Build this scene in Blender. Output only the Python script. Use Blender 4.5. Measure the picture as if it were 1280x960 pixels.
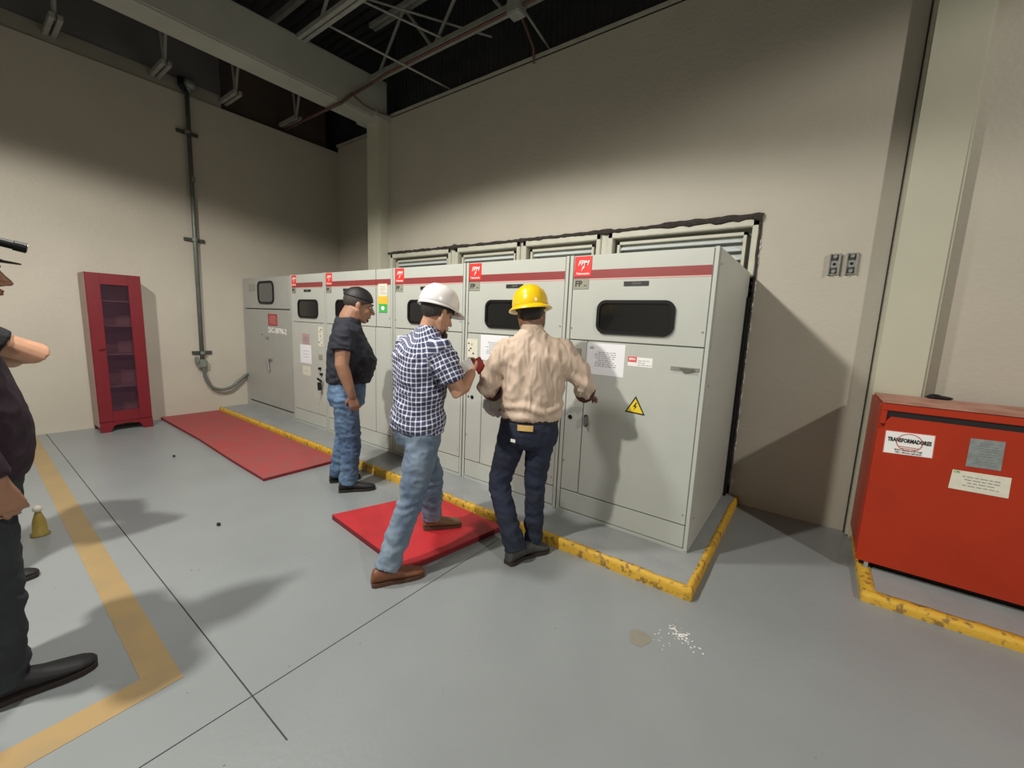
import bpy, bmesh, math, random
from mathutils import Vector, Matrix, noise
S = bpy.context.scene
COL = S.collection
for o in list(bpy.data.objects): bpy.data.objects.remove(o)
random.seed(4)
V = Vector
# ------------------------------------------------------------------ camera
cam_d = bpy.data.cameras.new('camera'); cam_d.sensor_width = 36; cam_d.lens = 14.564
cam_d.clip_start = .05; cam_d.clip_end = 100
cam = bpy.data.objects.new('camera', cam_d); COL.objects.link(cam)
right = V((0.80414652, 0.59298763, 0.04140101)); fwd = V((-0.58219516, 0.79973987, -0.14650916)); up = V((-0.11998816, 0.09371136, 0.98834256))
M = Matrix.Identity(4)
for i in range(3):
    M[i][0] = right[i]; M[i][1] = up[i]; M[i][2] = -fwd[i]
CAM = V((0.4123, -2.4001, 1.55))
M.translation = CAM
cam.matrix_world = M
S.camera = cam
# ------------------------------------------------------------------ world and lamps
w = bpy.data.worlds.new('world'); S.world = w; w.use_nodes = True
w.node_tree.nodes['Background'].inputs[0].default_value = (.62, .7, .75, 1)
w.node_tree.nodes['Background'].inputs[1].default_value = .03
def spot(name, loc, power, tan, blend, rad, col=(1, .955, .87)):
    l = bpy.data.lights.new(name, 'SPOT'); l.energy = power; l.spot_size = 2*math.atan(tan); l.spot_blend = blend
    l.shadow_soft_size = rad; l.color = col
    o = bpy.data.objects.new(name, l); COL.objects.link(o); o.location = loc
    return o
spot('high_bay_lamp', (-2.3, -3.4, 4.15), 410, 6.0, .12, .09)
spot('high_bay_lamp', (5.06, -2.4, 5.0), 430, 6.0, .12, .10, (1, .96, .88))
spot('high_bay_lamp', (-2.6, -1.6, 4.43), 250, 3.0, .4, .16, (1, .97, .92))
S.view_settings.view_transform = 'Standard'; S.view_settings.look = 'None'
S.view_settings.gamma = 1; S.view_settings.use_curve_mapping = False
S.view_settings.exposure = 0.68
# ------------------------------------------------------------------ materials
MATS = {}
def nodes(name):
    m = bpy.data.materials.new(name); m.use_nodes = True
    return m, m.node_tree, m.node_tree.nodes['Principled BSDF']
def mat(name, col, rough=.6, metal=0, var=.12, scale=6, bump=0, bscale=60, var2=None, spec=.5, coat=0, mask=(.45, .6), detail=5, stretch=(1, 1, 1)):
    """painted/fabric material: base colour varied by noise, optional second colour in patches, fine bump"""
    if name in MATS: return MATS[name]
    m, t, b = nodes(name); N = t.nodes; L = t.links
    tc = N.new('ShaderNodeTexCoord'); mp = N.new('ShaderNodeMapping'); mp.inputs['Scale'].default_value = stretch
    L.new(tc.outputs['Object'], mp.inputs[0])
    n = N.new('ShaderNodeTexNoise'); n.inputs['Scale'].default_value = scale; n.inputs['Detail'].default_value = detail
    L.new(mp.outputs[0], n.inputs['Vector'])
    r = N.new('ShaderNodeValToRGB')
    c2 = var2 if var2 else tuple(c*(1-var) for c in col)
    lo, hi = mask if var2 else (.3, .7)
    r.color_ramp.elements[0].position = lo; r.color_ramp.elements[1].position = hi
    r.color_ramp.elements[0].color = (*c2, 1); r.color_ramp.elements[1].color = (*col, 1)
    L.new(n.outputs['Fac'], r.inputs[0]); L.new(r.outputs[0], b.inputs['Base Color'])
    b.inputs['Roughness'].default_value = rough; b.inputs['Metallic'].default_value = metal
    b.inputs['Specular IOR Level'].default_value = spec
    b.inputs['Coat Weight'].default_value = coat
    if bump:
        n2 = N.new('ShaderNodeTexNoise'); n2.inputs['Scale'].default_value = bscale; n2.inputs['Detail'].default_value = 4
        L.new(mp.outputs[0], n2.inputs['Vector'])
        bp = N.new('ShaderNodeBump'); bp.inputs['Strength'].default_value = 1; bp.inputs['Distance'].default_value = bump
        L.new(n2.outputs['Fac'], bp.inputs['Height']); L.new(bp.outputs[0], b.inputs['Normal'])
    MATS[name] = m
    return m
wall_m = mat('wall_paint', (.455, .42, .35), .55, var=.06, scale=2.2, bump=.0022, bscale=34)
col_m = mat('column_paint', (.49, .48, .38), .28, var=.05, scale=3, bump=.002, bscale=14)
beam_m = mat('beam_concrete', (.40, .41, .36), .6, var=.2, scale=1.7, bump=.003, bscale=20)
floor_m = mat('floor_paint', (.262, .282, .286), .32, var=.12, scale=1.3, bump=.0012, bscale=40, detail=7)
plinth_m = mat('plinth_paint', (.30, .315, .315), .45, var=.14, scale=5, bump=.002, bscale=30)
kerb_m = mat('kerb_yellow', (.62, .37, .035), .6, var2=(.26, .15, .04), mask=(.36, .46), scale=26, bump=.004, bscale=45)
line_m = mat('line_yellow', (.37, .255, .115), .45, var2=(.31, .23, .12), mask=(.35, .6), scale=4)
roof_m = mat('roof_sheet', (.035, .038, .042), .6, var=.4, scale=2)
sheet_m = mat('wall_sheet', (.13, .13, .13), .6, var=.15, scale=2)
rust_m = mat('rusty_sheet', (.085, .06, .048), .7, var=.3, scale=2)
truss_m = mat('truss_steel', (.34, .35, .31), .5, var=.25, scale=8)
pipe_m = mat('rusty_pipe', (.13, .065, .05), .6, var=.35, scale=14)
trim_m = mat('trim_steel', (.42, .41, .34), .5, var=.2, scale=9)
dark_m = mat('dark_gap', (.012, .012, .012), .9)
grey_m = mat('cabinet_grey', (.485, .505, .46), .36, var=.05, scale=5, bump=.0004, bscale=180)
grey2_m = mat('cabinet_grey_older', (.375, .38, .35), .4, var=.08, scale=4, bump=.0004, bscale=180)
stripe_m = mat('stripe_maroon', (.27, .045, .045), .4, var=.08)
red_m = mat('badge_red', (.80, .045, .04), .35, var=.05)
plate_m = mat('badge_grey', (.30, .30, .24), .4)
white_m = mat('print_white', (.84, .84, .82), .6, var=.03)
cream_m = mat('print_cream', (.72, .70, .58), .6, var=.1, scale=30)
black_m = mat('print_black', (.02, .02, .02), .5)
grayink_m = mat('print_grey_ink', (.22, .22, .23), .6)
paper_m = mat('paper', (.80, .81, .84), .7, var=.03)
rubber_m = mat('rubber_black', (.008, .008, .009), .5, spec=.25)
chrome_m = mat('zinc_metal', (.48, .49, .47), .35, metal=.8, var=.2, scale=20)
glass_m = mat('smoked_glass', (.012, .013, .014), .12, var=.3, scale=2, spec=.45)
glass2_m = mat('grey_glass', (.11, .115, .11), .22, var=.2, scale=3)
yellow_m = mat('sign_yellow', (.85, .62, .03), .4, var=.04)
green_m = mat('sticker_green', (.06, .48, .10), .45)
orange_m = mat('sticker_orange', (.85, .55, .05), .45)
signred_m = mat('sign_dark_red', (.42, .05, .05), .5, var=.15, scale=40)
pink_m = mat('sticker_pink', (.50, .34, .34), .6, var=.2, scale=60)
box_m = mat('box_orange_red', (.42, .028, .005), .42, var=.14, scale=3, bump=.0006, bscale=90)
boxtop_m = mat('box_dusty_red', (.30, .12, .08), .7, var2=(.42, .22, .16), mask=(.4, .7), scale=6)
foil_m = mat('foil_label', (.34, .37, .37), .4, metal=.3, var=.3, scale=30)
mat1_m = mat('red_mat_dusty', (.36, .055, .055), .75, var2=(.30, .075, .07), mask=(.35, .65), scale=5, bump=.001, bscale=200)
mat2_m = mat('red_mat_bright', (.50, .022, .03), .6, var=.15, scale=5, bump=.001, bscale=200)
mate_m = mat('mat_edge', (.20, .012, .018), .7)
locker_m = mat('locker_red', (.17, .006, .013), .42, var=.15, scale=5)
lockin_m = mat('locker_inside', (.30, .12, .13), .7)
conduit_m = mat('conduit_grey', (.15, .17, .15), .42, metal=.2, var=.25, scale=12)
conduit2_m = mat('conduit_fitting', (.22, .24, .21), .45, metal=.3, var=.2, scale=15)
clamp_m = mat('clamp_dark', (.05, .055, .05), .5)
frame_m = mat('window_frame', (.52, .51, .42), .5, var=.12, scale=9)
slat_m = mat('louvre_slat', (.62, .66, .66), .35, var=.08)
foam_m = mat('sealant_dark', (.045, .036, .03), .85, var=.5, scale=30, bump=.01, bscale=40)
foamw_m = mat('sealant_white', (.7, .72, .72), .8, var=.2, scale=30)
skin_m = mat('skin_tan', (.36, .185, .115), .5, var=.14, scale=22, bump=.0005, bscale=160)
skin2_m = mat('skin_light', (.50, .27, .17), .5, var=.14, scale=22, bump=.0005, bscale=160)
skin3_m = mat('skin_dark', (.24, .12, .075), .5, var=.14, scale=22, bump=.0005, bscale=160)
hair_m = mat('hair_black', (.012, .011, .011), .55, var=.3, scale=60, bump=.002, bscale=200)
hairg_m = mat('hair_short', (.055, .045, .04), .7, var=.4, scale=60, bump=.001, bscale=300)
beard_m = mat('beard_brown', (.05, .028, .02), .8, var=.4, scale=90, bump=.002, bscale=250)
eye_m = mat('eye_white', (.7, .68, .64), .3)
iris_m = mat('eye_iris', (.03, .015, .01), .2)
lips_m = mat('lips', (.32, .12, .09), .5)
tee_m = mat('tee_navy', (.018, .020, .032), .85, var=.25, scale=10, bump=.0006, bscale=400)
purple_m = mat('shirt_plum', (.030, .014, .026), .85, var=.4, scale=140, bump=.0006, bscale=400)
black_shirt_m = mat('shirt_black', (.012, .012, .015), .85, var=.3, scale=20)
tan_m = mat('shirt_tan', (.60, .47, .37), .85, var=.12, scale=9, bump=.0008, bscale=300)
cuff_m = mat('cuff_maroon', (.085, .02, .018), .85)
jeansl_m = mat('jeans_blue', (.13, .215, .34), .85, var2=(.055, .10, .19), mask=(.35, .66), scale=7, bump=.0008, bscale=350, stretch=(1, 1, .5))
jeansf_m = mat('jeans_faded', (.20, .26, .33), .85, var2=(.09, .13, .20), mask=(.35, .68), scale=7, bump=.0008, bscale=350, stretch=(1, 1, .5))
jeansd_m = mat('jeans_dark', (.018, .026, .055), .85, var2=(.010, .013, .028), mask=(.35, .65), scale=7, bump=.0008, bscale=350)
jeansg_m = mat('jeans_charcoal', (.035, .042, .052), .9, var=.4, scale=9, bump=.0008, bscale=350)
shoek_m = mat('shoe_black', (.012, .012, .013), .6, var=.2)
shoeb_m = mat('shoe_brown', (.21, .075, .035), .55, var=.25, scale=14)
shoet_m = mat('shoe_tan', (.20, .12, .055), .65, var=.25, scale=14)
shoeg_m = mat('boot_grey', (.06, .062, .065), .7, var=.3, scale=12)
sole_m = mat('sole_dark', (.03, .022, .018), .8)
soleb_m = mat('sole_brown', (.10, .045, .028), .8)
hatw_m = mat('helmet_white', (.84, .82, .81), .25, var=.03, coat=.3)
haty_m = mat('helmet_yellow', (.86, .56, .01), .25, var=.08, coat=.3, scale=8)
belt_m = mat('belt_black', (.015, .013, .012), .5)
patch_m = mat('leather_patch', (.72, .47, .16), .6, var=.2, scale=30)
phone_m = mat('red_case', (.42, .018, .02), .35)
dust_m = mat('plaster_crumbs', (.75, .74, .68), .9)
stain_m = mat('floor_stain', (.27, .25, .20), .5, var=.1, scale=20)

def plaid_material():
    m, t, b = nodes('plaid_cloth'); N = t.nodes; L = t.links
    at = N.new('ShaderNodeAttribute'); at.attribute_name = 'cloth'
    sp = N.new('ShaderNodeSeparateXYZ'); L.new(at.outputs['Vector'], sp.inputs[0])
    def band(src, period, width):
        a = N.new('ShaderNodeMath'); a.operation = 'DIVIDE'; a.inputs[1].default_value = period; L.new(src, a.inputs[0])
        f = N.new('ShaderNodeMath'); f.operation = 'FRACT'; L.new(a.outputs[0], f.inputs[0])
        c = N.new('ShaderNodeMath'); c.operation = 'LESS_THAN'; c.inputs[1].default_value = width; L.new(f.outputs[0], c.inputs[0])
        return c.outputs[0]
    h = band(sp.outputs['Y'], .029, .27); v = band(sp.outputs['X'], .033, .24)
    ad = N.new('ShaderNodeMath'); ad.operation = 'ADD'; L.new(h, ad.inputs[0]); L.new(v, ad.inputs[1])
    dv = N.new('ShaderNodeMath'); dv.operation = 'MULTIPLY'; dv.inputs[1].default_value = .5; L.new(ad.outputs[0], dv.inputs[0])
    r = N.new('ShaderNodeValToRGB'); r.color_ramp.interpolation = 'CONSTANT'
    e = r.color_ramp.elements; e[0].color = (.040, .048, .105, 1); e[1].position = .4; e[1].color = (.42, .44, .55, 1)
    e2 = e.new(.9); e2.color = (.82, .82, .84, 1)
    L.new(dv.outputs[0], r.inputs[0]); L.new(r.outputs[0], b.inputs['Base Color']); b.inputs['Roughness'].default_value = .85
    return m
plaid_m = plaid_material()
# ------------------------------------------------------------------ mesh helpers (all shapes are given in world metres)
def tag(o, label=None, cat=None, group=None, kind=None):
    if label: o['label'] = label
    if cat: o['category'] = cat
    if group: o['group'] = group
    if kind: o['kind'] = kind
    return o
ROOT = {}
def thing(name, loc, label, cat, group=None):
    o = bpy.data.objects.new(name, None); COL.objects.link(o); o.location = loc; o.empty_display_size = .1
    ROOT[o.name] = V(loc)
    return tag(o, label, cat, group)
def obj(name, bm, m, parent=None, label=None, smooth=False, kind=None, origin=None):
    if isinstance(bm, bmesh.types.BMesh):
        me = bpy.data.meshes.new(name)
        bmesh.ops.recalc_face_normals(bm, faces=bm.faces[:])
        bm.to_mesh(me); bm.free()
    else: me = bm
    off = ROOT[parent.name] if parent else (V(origin) if origin else V((0, 0, 0)))
    me.transform(Matrix.Translation(-off))
    o = bpy.data.objects.new(name, me); COL.objects.link(o)
    if parent: o.parent = parent
    else: o.location = off
    ROOT[o.name] = off
    for mm in (m if isinstance(m, (list, tuple)) else [m]): me.materials.append(mm)
    if smooth: me.polygons.foreach_set('use_smooth', [True]*len(me.polygons))
    if label: o['label'] = label
    if kind: o['kind'] = kind
    return o
def nb(): return bmesh.new()
def box(bm, x0, x1, y0, y1, z0, z1, bev=0):
    mt = Matrix.Translation(((x0+x1)/2, (y0+y1)/2, (z0+z1)/2)) @ Matrix.Diagonal((x1-x0, y1-y0, z1-z0, 1))
    r = bmesh.ops.create_cube(bm, size=1, matrix=mt)
    if bev:
        es = list({e for v in r['verts'] for e in v.link_edges})
        bmesh.ops.bevel(bm, geom=es, offset=bev, segments=2, affect='EDGES', clamp_overlap=True)
    return bm
def bx(*a, **k): return box(nb(), *a, **k)
def prism(bm, pts, d):
    """pts: world points of a planar polygon, d: extrusion vector"""
    a = [bm.verts.new(p) for p in pts]; b = [bm.verts.new(V(p)+V(d)) for p in pts]
    bm.faces.new(a); bm.faces.new(b[::-1])
    n = len(a)
    for i in range(n): bm.faces.new((a[i], b[i], b[(i+1) % n], a[(i+1) % n]))
    return bm
def rr_pts(x0, x1, z0, z1, r, seg=6):
    out = []
    for cx, cz, a0 in ((x1-r, z1-r, 0), (x0+r, z1-r, 90), (x0+r, z0+r, 180), (x1-r, z0+r, 270)):
        for i in range(seg+1):
            a = math.radians(a0+90*i/seg); out.append((cx+r*math.cos(a), cz+r*math.sin(a)))
    return out
def rrect(bm, x0, x1, z0, z1, r, y0, y1):
    return prism(bm, [(x, y0, z) for x, z in rr_pts(x0, x1, z0, z1, r)], (0, y1-y0, 0))
def rring(bm, x0, x1, z0, z1, r, wd, y0, y1):
    o = rr_pts(x0, x1, z0, z1, r); i_ = rr_pts(x0+wd, x1-wd, z0+wd, z1-wd, max(r-wd, .004)); n = len(o)
    A = [bm.verts.new((x, y0, z)) for x, z in o]; B = [bm.verts.new((x, y0, z)) for x, z in i_]
    C = [bm.verts.new((x, y1, z)) for x, z in o]; D = [bm.verts.new((x, y1, z)) for x, z in i_]
    for k in range(n):
        j = (k+1) % n
        bm.faces.new((A[k], A[j], B[j], B[k])); bm.faces.new((A[k], C[k], C[j], A[j]))
        bm.faces.new((B[k], B[j], D[j], D[k])); bm.faces.new((C[k], D[k], D[j], C[j]))
    return bm
def frame(ax):
    ax = ax.normalized(); a = V((0, 0, 1)) if abs(ax.z) < .9 else V((1, 0, 0))
    x = ax.cross(a).normalized(); return x, ax.cross(x).normalized()
def tube(bm, pts, rad, seg=10, cap=True, sph=False):
    pts = [V(p) for p in pts]
    rs = rad if isinstance(rad, (list, tuple)) else [rad]*len(pts)
    if sph:
        for end in (0, -1):
            nx = 1 if end == 0 else -2
            dd = (pts[end]-pts[nx]).normalized(); r = rs[end]
            ex = [(pts[end]+dd*r*.5, r*.87), (pts[end]+dd*r*.87, r*.5)]
            if end == 0:
                pts = [e[0] for e in ex[::-1]]+pts; rs = [e[1] for e in ex[::-1]]+list(rs)
            else:
                pts = pts+[e[0] for e in ex]; rs = list(rs)+[e[1] for e in ex]
    rings = []; px = None
    for i, p in enumerate(pts):
        t = (pts[min(i+1, len(pts)-1)]-pts[max(i-1, 0)])
        if px is None: x, y = frame(t)
        else:
            tn = t.normalized(); x = (px-tn*px.dot(tn)).normalized(); y = tn.cross(x)
        px = x
        rings.append([bm.verts.new(p+(x*math.cos(a)+y*math.sin(a))*rs[i]) for a in [2*math.pi*k/seg for k in range(seg)]])
    for a, b in zip(rings, rings[1:]):
        for k in range(seg): bm.faces.new((a[k], a[(k+1) % seg], b[(k+1) % seg], b[k]))
    if cap: bm.faces.new(rings[0][::-1]); bm.faces.new(rings[-1])
    return bm
def loft(bm, rings, seg=20, cap=True):
    """ring = (centre, half vector a, half vector b)"""
    R = []
    for c, a, b in rings:
        R.append([bm.verts.new(V(c)+V(a)*math.cos(t)+V(b)*math.sin(t)) for t in [2*math.pi*k/seg for k in range(seg)]])
    for p, q in zip(R, R[1:]):
        for k in range(seg): bm.faces.new((p[k], p[(k+1) % seg], q[(k+1) % seg], q[k]))
    if cap: bm.faces.new(R[0][::-1]); bm.faces.new(R[-1])
    return bm
def ell(bm, c, ax, ay, az, u=16, v=10):
    """ellipsoid with three half-axis vectors"""
    m = Matrix.Identity(4)
    for i in range(3): m[i][0] = ax[i]; m[i][1] = ay[i]; m[i][2] = az[i]
    m.translation = V(c)
    bmesh.ops.create_uvsphere(bm, u_segments=u, v_segments=v, radius=1, matrix=m); return bm
def text(name, s, size, loc, m, parent, rx=90, rz=0, depth=.0006, align='CENTER', shear=0, sx=1, bold=0, roll=0):
    cu = bpy.data.curves.new(name, 'FONT'); cu.body = s; cu.size = size; cu.extrude = depth; cu.align_x = align; cu.align_y = 'CENTER'
    cu.shear = shear; cu.offset = bold; cu.resolution_u = 2
    t = bpy.data.objects.new('tmp', cu); COL.objects.link(t)
    dg = bpy.context.evaluated_depsgraph_get(); me = bpy.data.meshes.new_from_object(t.evaluated_get(dg)); bpy.data.objects.remove(t)
    me.name = name
    me.transform(Matrix.Translation(loc) @ Matrix.Rotation(math.radians(rz), 4, 'Z') @ Matrix.Rotation(math.radians(rx), 4, 'X') @ Matrix.Rotation(math.radians(roll), 4, 'Z') @ Matrix.Diagonal((sx, 1, 1, 1)))
    me.materials.clear()
    return obj(name, me, m, parent)
def lines_print(name, x0, x1, z0, z1, n, y, m, parent, seed=1, th=.0022, cen=True):
    rn = random.Random(seed); b = nb()
    for i in range(n):
        z = z1-(z1-z0)*(i+.5)/n; f = rn.uniform(.55, 1)
        c = (x0+x1)/2; h = (x1-x0)/2*f
        a0 = c-h if cen else x0
        x = a0
        while x < a0+2*h:
            l = rn.uniform(.012, .03); box(b, x, min(x+l, x1), y-.0006, y, z-th, z+th); x += l+.006
    return obj(name, b, m, parent)
def remesh(bm, voxel, smooth=4, factor=.5):
    me = bpy.data.meshes.new('tmp'); bmesh.ops.recalc_face_normals(bm, faces=bm.faces[:]); bm.to_mesh(me); bm.free()
    o = bpy.data.objects.new('tmp', me); COL.objects.link(o)
    r = o.modifiers.new('r', 'REMESH'); r.mode = 'VOXEL'; r.voxel_size = voxel
    s = o.modifiers.new('s', 'SMOOTH'); s.factor = factor; s.iterations = smooth
    dg = bpy.context.evaluated_depsgraph_get()
    res = bpy.data.meshes.new_from_object(o.evaluated_get(dg)); bpy.data.objects.remove(o); bpy.data.meshes.remove(me)
    return res
def folds(me, fn):
    """push vertices along their normals by fn(co, normal)"""
    ns = [V(v.normal) for v in me.vertices]
    for v, n in zip(me.vertices, ns): v.co += n*fn(v.co, n)
    me.update()

# ================================================================== THE SETTING
YW, YC, XL, XR, H, ZP = 1.746, .40, -6.9, -.123, 2.056, .073
ZW = 4.42
bm = nb()
xs = [-7.2, -1.2745, -1.2685, -.98, 9.0]; ys = [-8, -1.7985, -1.7925, 2.6]
for i in range(4):
    for j in range(3):
        slit = (j == 1 and i < 3) or (i == 1)
        z = -.008 if slit else 0
        bm.faces.new([bm.verts.new(p) for p in ((xs[i], ys[j], z), (xs[i+1], ys[j], z), (xs[i+1], ys[j+1], z), (xs[i], ys[j+1], z))])
for (xa, ya, xb, yb) in ((xs[0], ys[1], xs[1], ys[1]), (xs[0], ys[2], xs[1], ys[2]), (xs[2], ys[1], xs[3], ys[1]), (xs[2], ys[2], xs[3], ys[2]),
                         (xs[1], ys[0], xs[1], ys[1]), (xs[2], ys[0], xs[2], ys[1]), (xs[1], ys[2], xs[1], ys[3]), (xs[2], ys[2], xs[2], ys[3]), (xs[3], ys[1], xs[3], ys[2])):
    bm.faces.new([bm.verts.new(p) for p in ((xa, ya, 0), (xb, yb, 0), (xb, yb, -.008), (xa, ya, -.008))])
fl = obj('floor', bm, floor_m, kind='structure')
obj('joint_filler', box(bx(-7.2, -.98, ys[1], ys[2], -.02, -.005), xs[1], xs[2], -8, 2.6, -.02, -.0051), mat('joint_dark', (.05, .05, .05), .9), fl)
bm = nb()
prism(bm, [(-6.9, -1.875, .0004), (-1.59, -1.935, .0004), (-1.71, -2.05, .0004), (-6.9, -1.99, .0004)], (0, 0, .0012))
obj('painted_line', bm, line_m, fl)
bm = nb()
prism(bm, [(-1.59, -1.935, .0004), (-1.50, -3.6, .0004), (-1.66, -3.6, .0004), (-1.71, -2.05, .0004)], (0, 0, .0012))
obj('painted_line', bm, line_m, fl)

WT = .2
# back wall, main part with the big opening behind the cabinets
bm = nb()
box(bm, -5.05, -.085, YW, YW+WT, 2.515, ZW)
box(bm, -.085, 9.0, YW, YW+WT, 0, ZW)
obj('wall_back', bm, wall_m, kind='structure')
obj('wall_corner', bx(XL, -5.05, 2.07, 2.2, 0, ZW+.08), wall_m, kind='structure')
obj('wall_left', bx(XL-.2, XL, -8, 2.2, 0, ZW), wall_m, kind='structure')
obj('wall_front', bx(XL, 9.0, -8.2, -8, 0, 6.6), wall_m, kind='structure')
obj('wall_right', bx(9.0, 9.2, -8, 2.2, 0, 6.6), wall_m, kind='structure')
# skirting joint where left wall meets floor (slightly uneven plaster edge)
bm = nb()
for k in range(60):
    y = -8+k*.165; box(bm, XL, XL+.006+.008*random.random(), y, y+.165, 0, .012+.012*random.random())
obj('baseboard_left', bm, wall_m, kind='structure')
# columns
bm = nb(); box(bm, .762, 1.056, 1.625, YW+.02, 0, ZW+.3, bev=.018)
obj('column_right', bm, col_m, kind='structure')
bm = nb(); box(bm, -5.33, -5.035, 1.57, 2.1, 0, ZW-.05, bev=.012)
obj('column_corner', bm, col_m, kind='structure')
bm = nb(); box(bm, .7535, .761, 1.73, YW+.001, 0, ZW); box(bm, 1.057, 1.062, 1.74, YW+.001, 0, ZW)
obj('trim_1', bm, foam_m, kind='structure')
# column cap and tapered roof beam
obj('column_cap', box(nb(), -5.46, -4.98, 1.48, 1.9, ZW-.07, ZW+.02, bev=.01), beam_m, kind='structure')
bm = nb()
for xa, xb, z0, zt in ((-5.40, -5.03, 4.345, 0),):
    a = [(xa, 1.72, z0), (xb, 1.72, z0), (xb, 1.72, 4.90), (xa, 1.72, 4.90)]
    b = [(xa, -8, z0), (xb, -8, z0), (xb, -8, 4.52), (xa, -8, 4.52)]
    A = [bm.verts.new(p) for p in a]; B = [bm.verts.new(p) for p in b]
    bm.faces.new(A); bm.faces.new(B[::-1])
    for k in range(4): bm.faces.new((A[k], B[k], B[(k+1) % 4], A[(k+1) % 4]))
bmesh.ops.bevel(bm, geom=bm.edges[:], offset=.02, segments=2, affect='EDGES')
obj('beam_roof', bm, beam_m, kind='structure')
# steel trim angle on top of walls
bm = nb(); box(bm, -5.0, 9, YW-.012, YW+.16, ZW+.012, ZW+.05)
tr = obj('trim_2', bm, trim_m, kind='structure')
obj('trim_3', bx(-5.0, 9, YW-.004, YW+.1, ZW, ZW+.012), dark_m, kind='structure')
bm = nb(); box(bm, XL-.02, -5.3, 2.05, 2.2, ZW+.09, ZW+.13)
obj('trim_4', bm, trim_m, kind='structure')
# upper metal sheeting behind the wall heads: real corrugation
def corrugated(name, a, b, z0, z1, pitch, amp, m, nrm):
    a = V(a); b = V(b); L = (b-a).length; n = int(L/pitch*2); bm = nb(); pr = None
    for i in range(n+1):
        p = a+(b-a)*i/n+V(nrm)*(amp if i % 2 else 0)
        q = (bm.verts.new((p.x, p.y, z0)), bm.verts.new((p.x, p.y, z1)))
        if pr: bm.faces.new((pr[0], q[0], q[1], pr[1]))
        pr = q
    return obj(name, bm, m, kind='structure')
corrugated('wall_sheeting_back', (-5.2, 2.0, 0), (9, 2.0, 0), 4.3, 6.6, .076, .02, roof_m, (0, -1, 0))
corrugated('wall_sheeting_far', (-8.6, 2.28, 0), (-5.2, 2.28, 0), 4.3, 6.6, .09, .02, roof_m, (0, -1, 0))
obj('wall_sheeting_left', bx(-7.0, -6.93, -8, .27, 4.3, 6.6), sheet_m, kind='structure')
obj('wall_sheeting_rusty', bx(-7.12, -7.05, .27, 1.93, 4.3, 6.6), rust_m, kind='structure')
obj('wall_beyond', bx(-8.7, -8.6, -8, 2.3, 4.3, 6.6), roof_m, kind='structure')
# roof deck
bm = nb(); n = 150; pr = None
for i in range(n+1):
    y = -8+i*.071; z = 5.95+(.03 if i % 2 else 0)
    q = (bm.verts.new((-8.7, y, z)), bm.verts.new((9.2, y, z)))
    if pr: bm.faces.new((pr[0], q[0], q[1], pr[1]))
    pr = q
obj('ceiling', bm, roof_m, kind='structure')

# ------------------------------------------------------------------ roof trusses (joists along X), each is one thing
def truss(y, x0, x1, z0, z1, label, step=1.15, phase=0):
    t = thing('roof_truss', (x0, y, z0), label, 'truss', 'steel roof trusses')
    for nm, z, h in (('bottom_chord', z0, .05), ('top_chord', z1, .05)):
        for s in (-1, 1):
            o = obj(nm, bx(x0, x1, y+s*.032-.022, y+s*.032+.022, z, z+h), truss_m, t)
    x = x0+.12+phase; up_ = True
    while x < x1-.2:
        xa, xb = x, x+step/2
        p = ((xa, y, z0+.03), (xb, y, z1+.02)) if up_ else ((xa, y, z1+.02), (xb, y, z0+.03))
        obj('web', tube(nb(), p, .02, 6), truss_m, t); x = xb; up_ = not up_
    return t
truss(1.47, -5.03, 8.9, 4.80, 5.45, 'grey steel roof truss nearest the back wall, right of the roof beam', 1.1)
truss(.47, -5.03, 8.9, 4.80, 5.45, 'second grey steel roof truss from the back wall, landing mid-way on the roof beam', 1.1, .3)
truss(-.53, -5.03, 8.9, 4.76, 5.42, 'third grey steel roof truss from the back wall, at the top left of the ceiling', 1.1, .1)
for y, lab in ((1.13, 'short truss end at the left wall head beside the rusty pipe'), (.30, 'short truss end at the left wall head where grey sheeting ends'), (-.48, 'short truss end at the left wall head just left of the conduit top'), (-1.40, 'short truss end at the left wall head nearest the top left corner')):
    t = thing('roof_truss', (-6.93, y, 4.5), lab, 'truss', 'steel roof trusses')
    for s in (-1, 1): obj('bottom_chord', bx(-6.95, -6.42, y+s*.032-.02, y+s*.032+.02, 4.50, 4.55), truss_m, t)
    obj('web', tube(nb(), ((-6.5, y, 4.52), (-6.25, y, 5.2)), .018, 6), truss_m, t)
    obj('web', tube(nb(), ((-6.5, y, 4.52), (-6.6, y, 5.2)), .018, 6), truss_m, t)
    obj('bottom_chord', bx(-6.42, -5.4, y-.02, y+.02, 4.86, 4.9), truss_m, t)
obj('wall_light_spill', bx(-6.93, -6.918, -8, .26, 4.3, 4.60), mat('light_spill_olive', (.26, .25, .205), .6, var=.1), kind='structure')  # lamp spill on the sheeting base, put in as a lighter olive strip
# purlins and sag rods
bm = nb(); box(bm, -8.6, 9, .95, 1.01, 5.86, 5.95)
tag(obj('purlin', bm, truss_m), 'grey purlin under the dark roof deck above the trusses', 'purlin')
ROD = ((( -4.62, .55, 4.88), (-3.95, 1.9, 4.60)), ((-4.45, .9, 5.3), (-3.2, 1.85, 4.95)), ((-4.9, .2, 5.4), (-3.6, 1.5, 4.86)))
for (a, b), lab in zip(ROD, ('thin grey bracing rod reaching the corrugated sheet above the back wall', 'thin grey bracing rod crossing behind the middle of the first truss', 'thin grey bracing rod between the first and second trusses')):
    tag(obj('bracing_rod', tube(nb(), (a, b), .012, 6), truss_m, origin=a), lab, 'rod', 'thin bracing rods')
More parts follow.
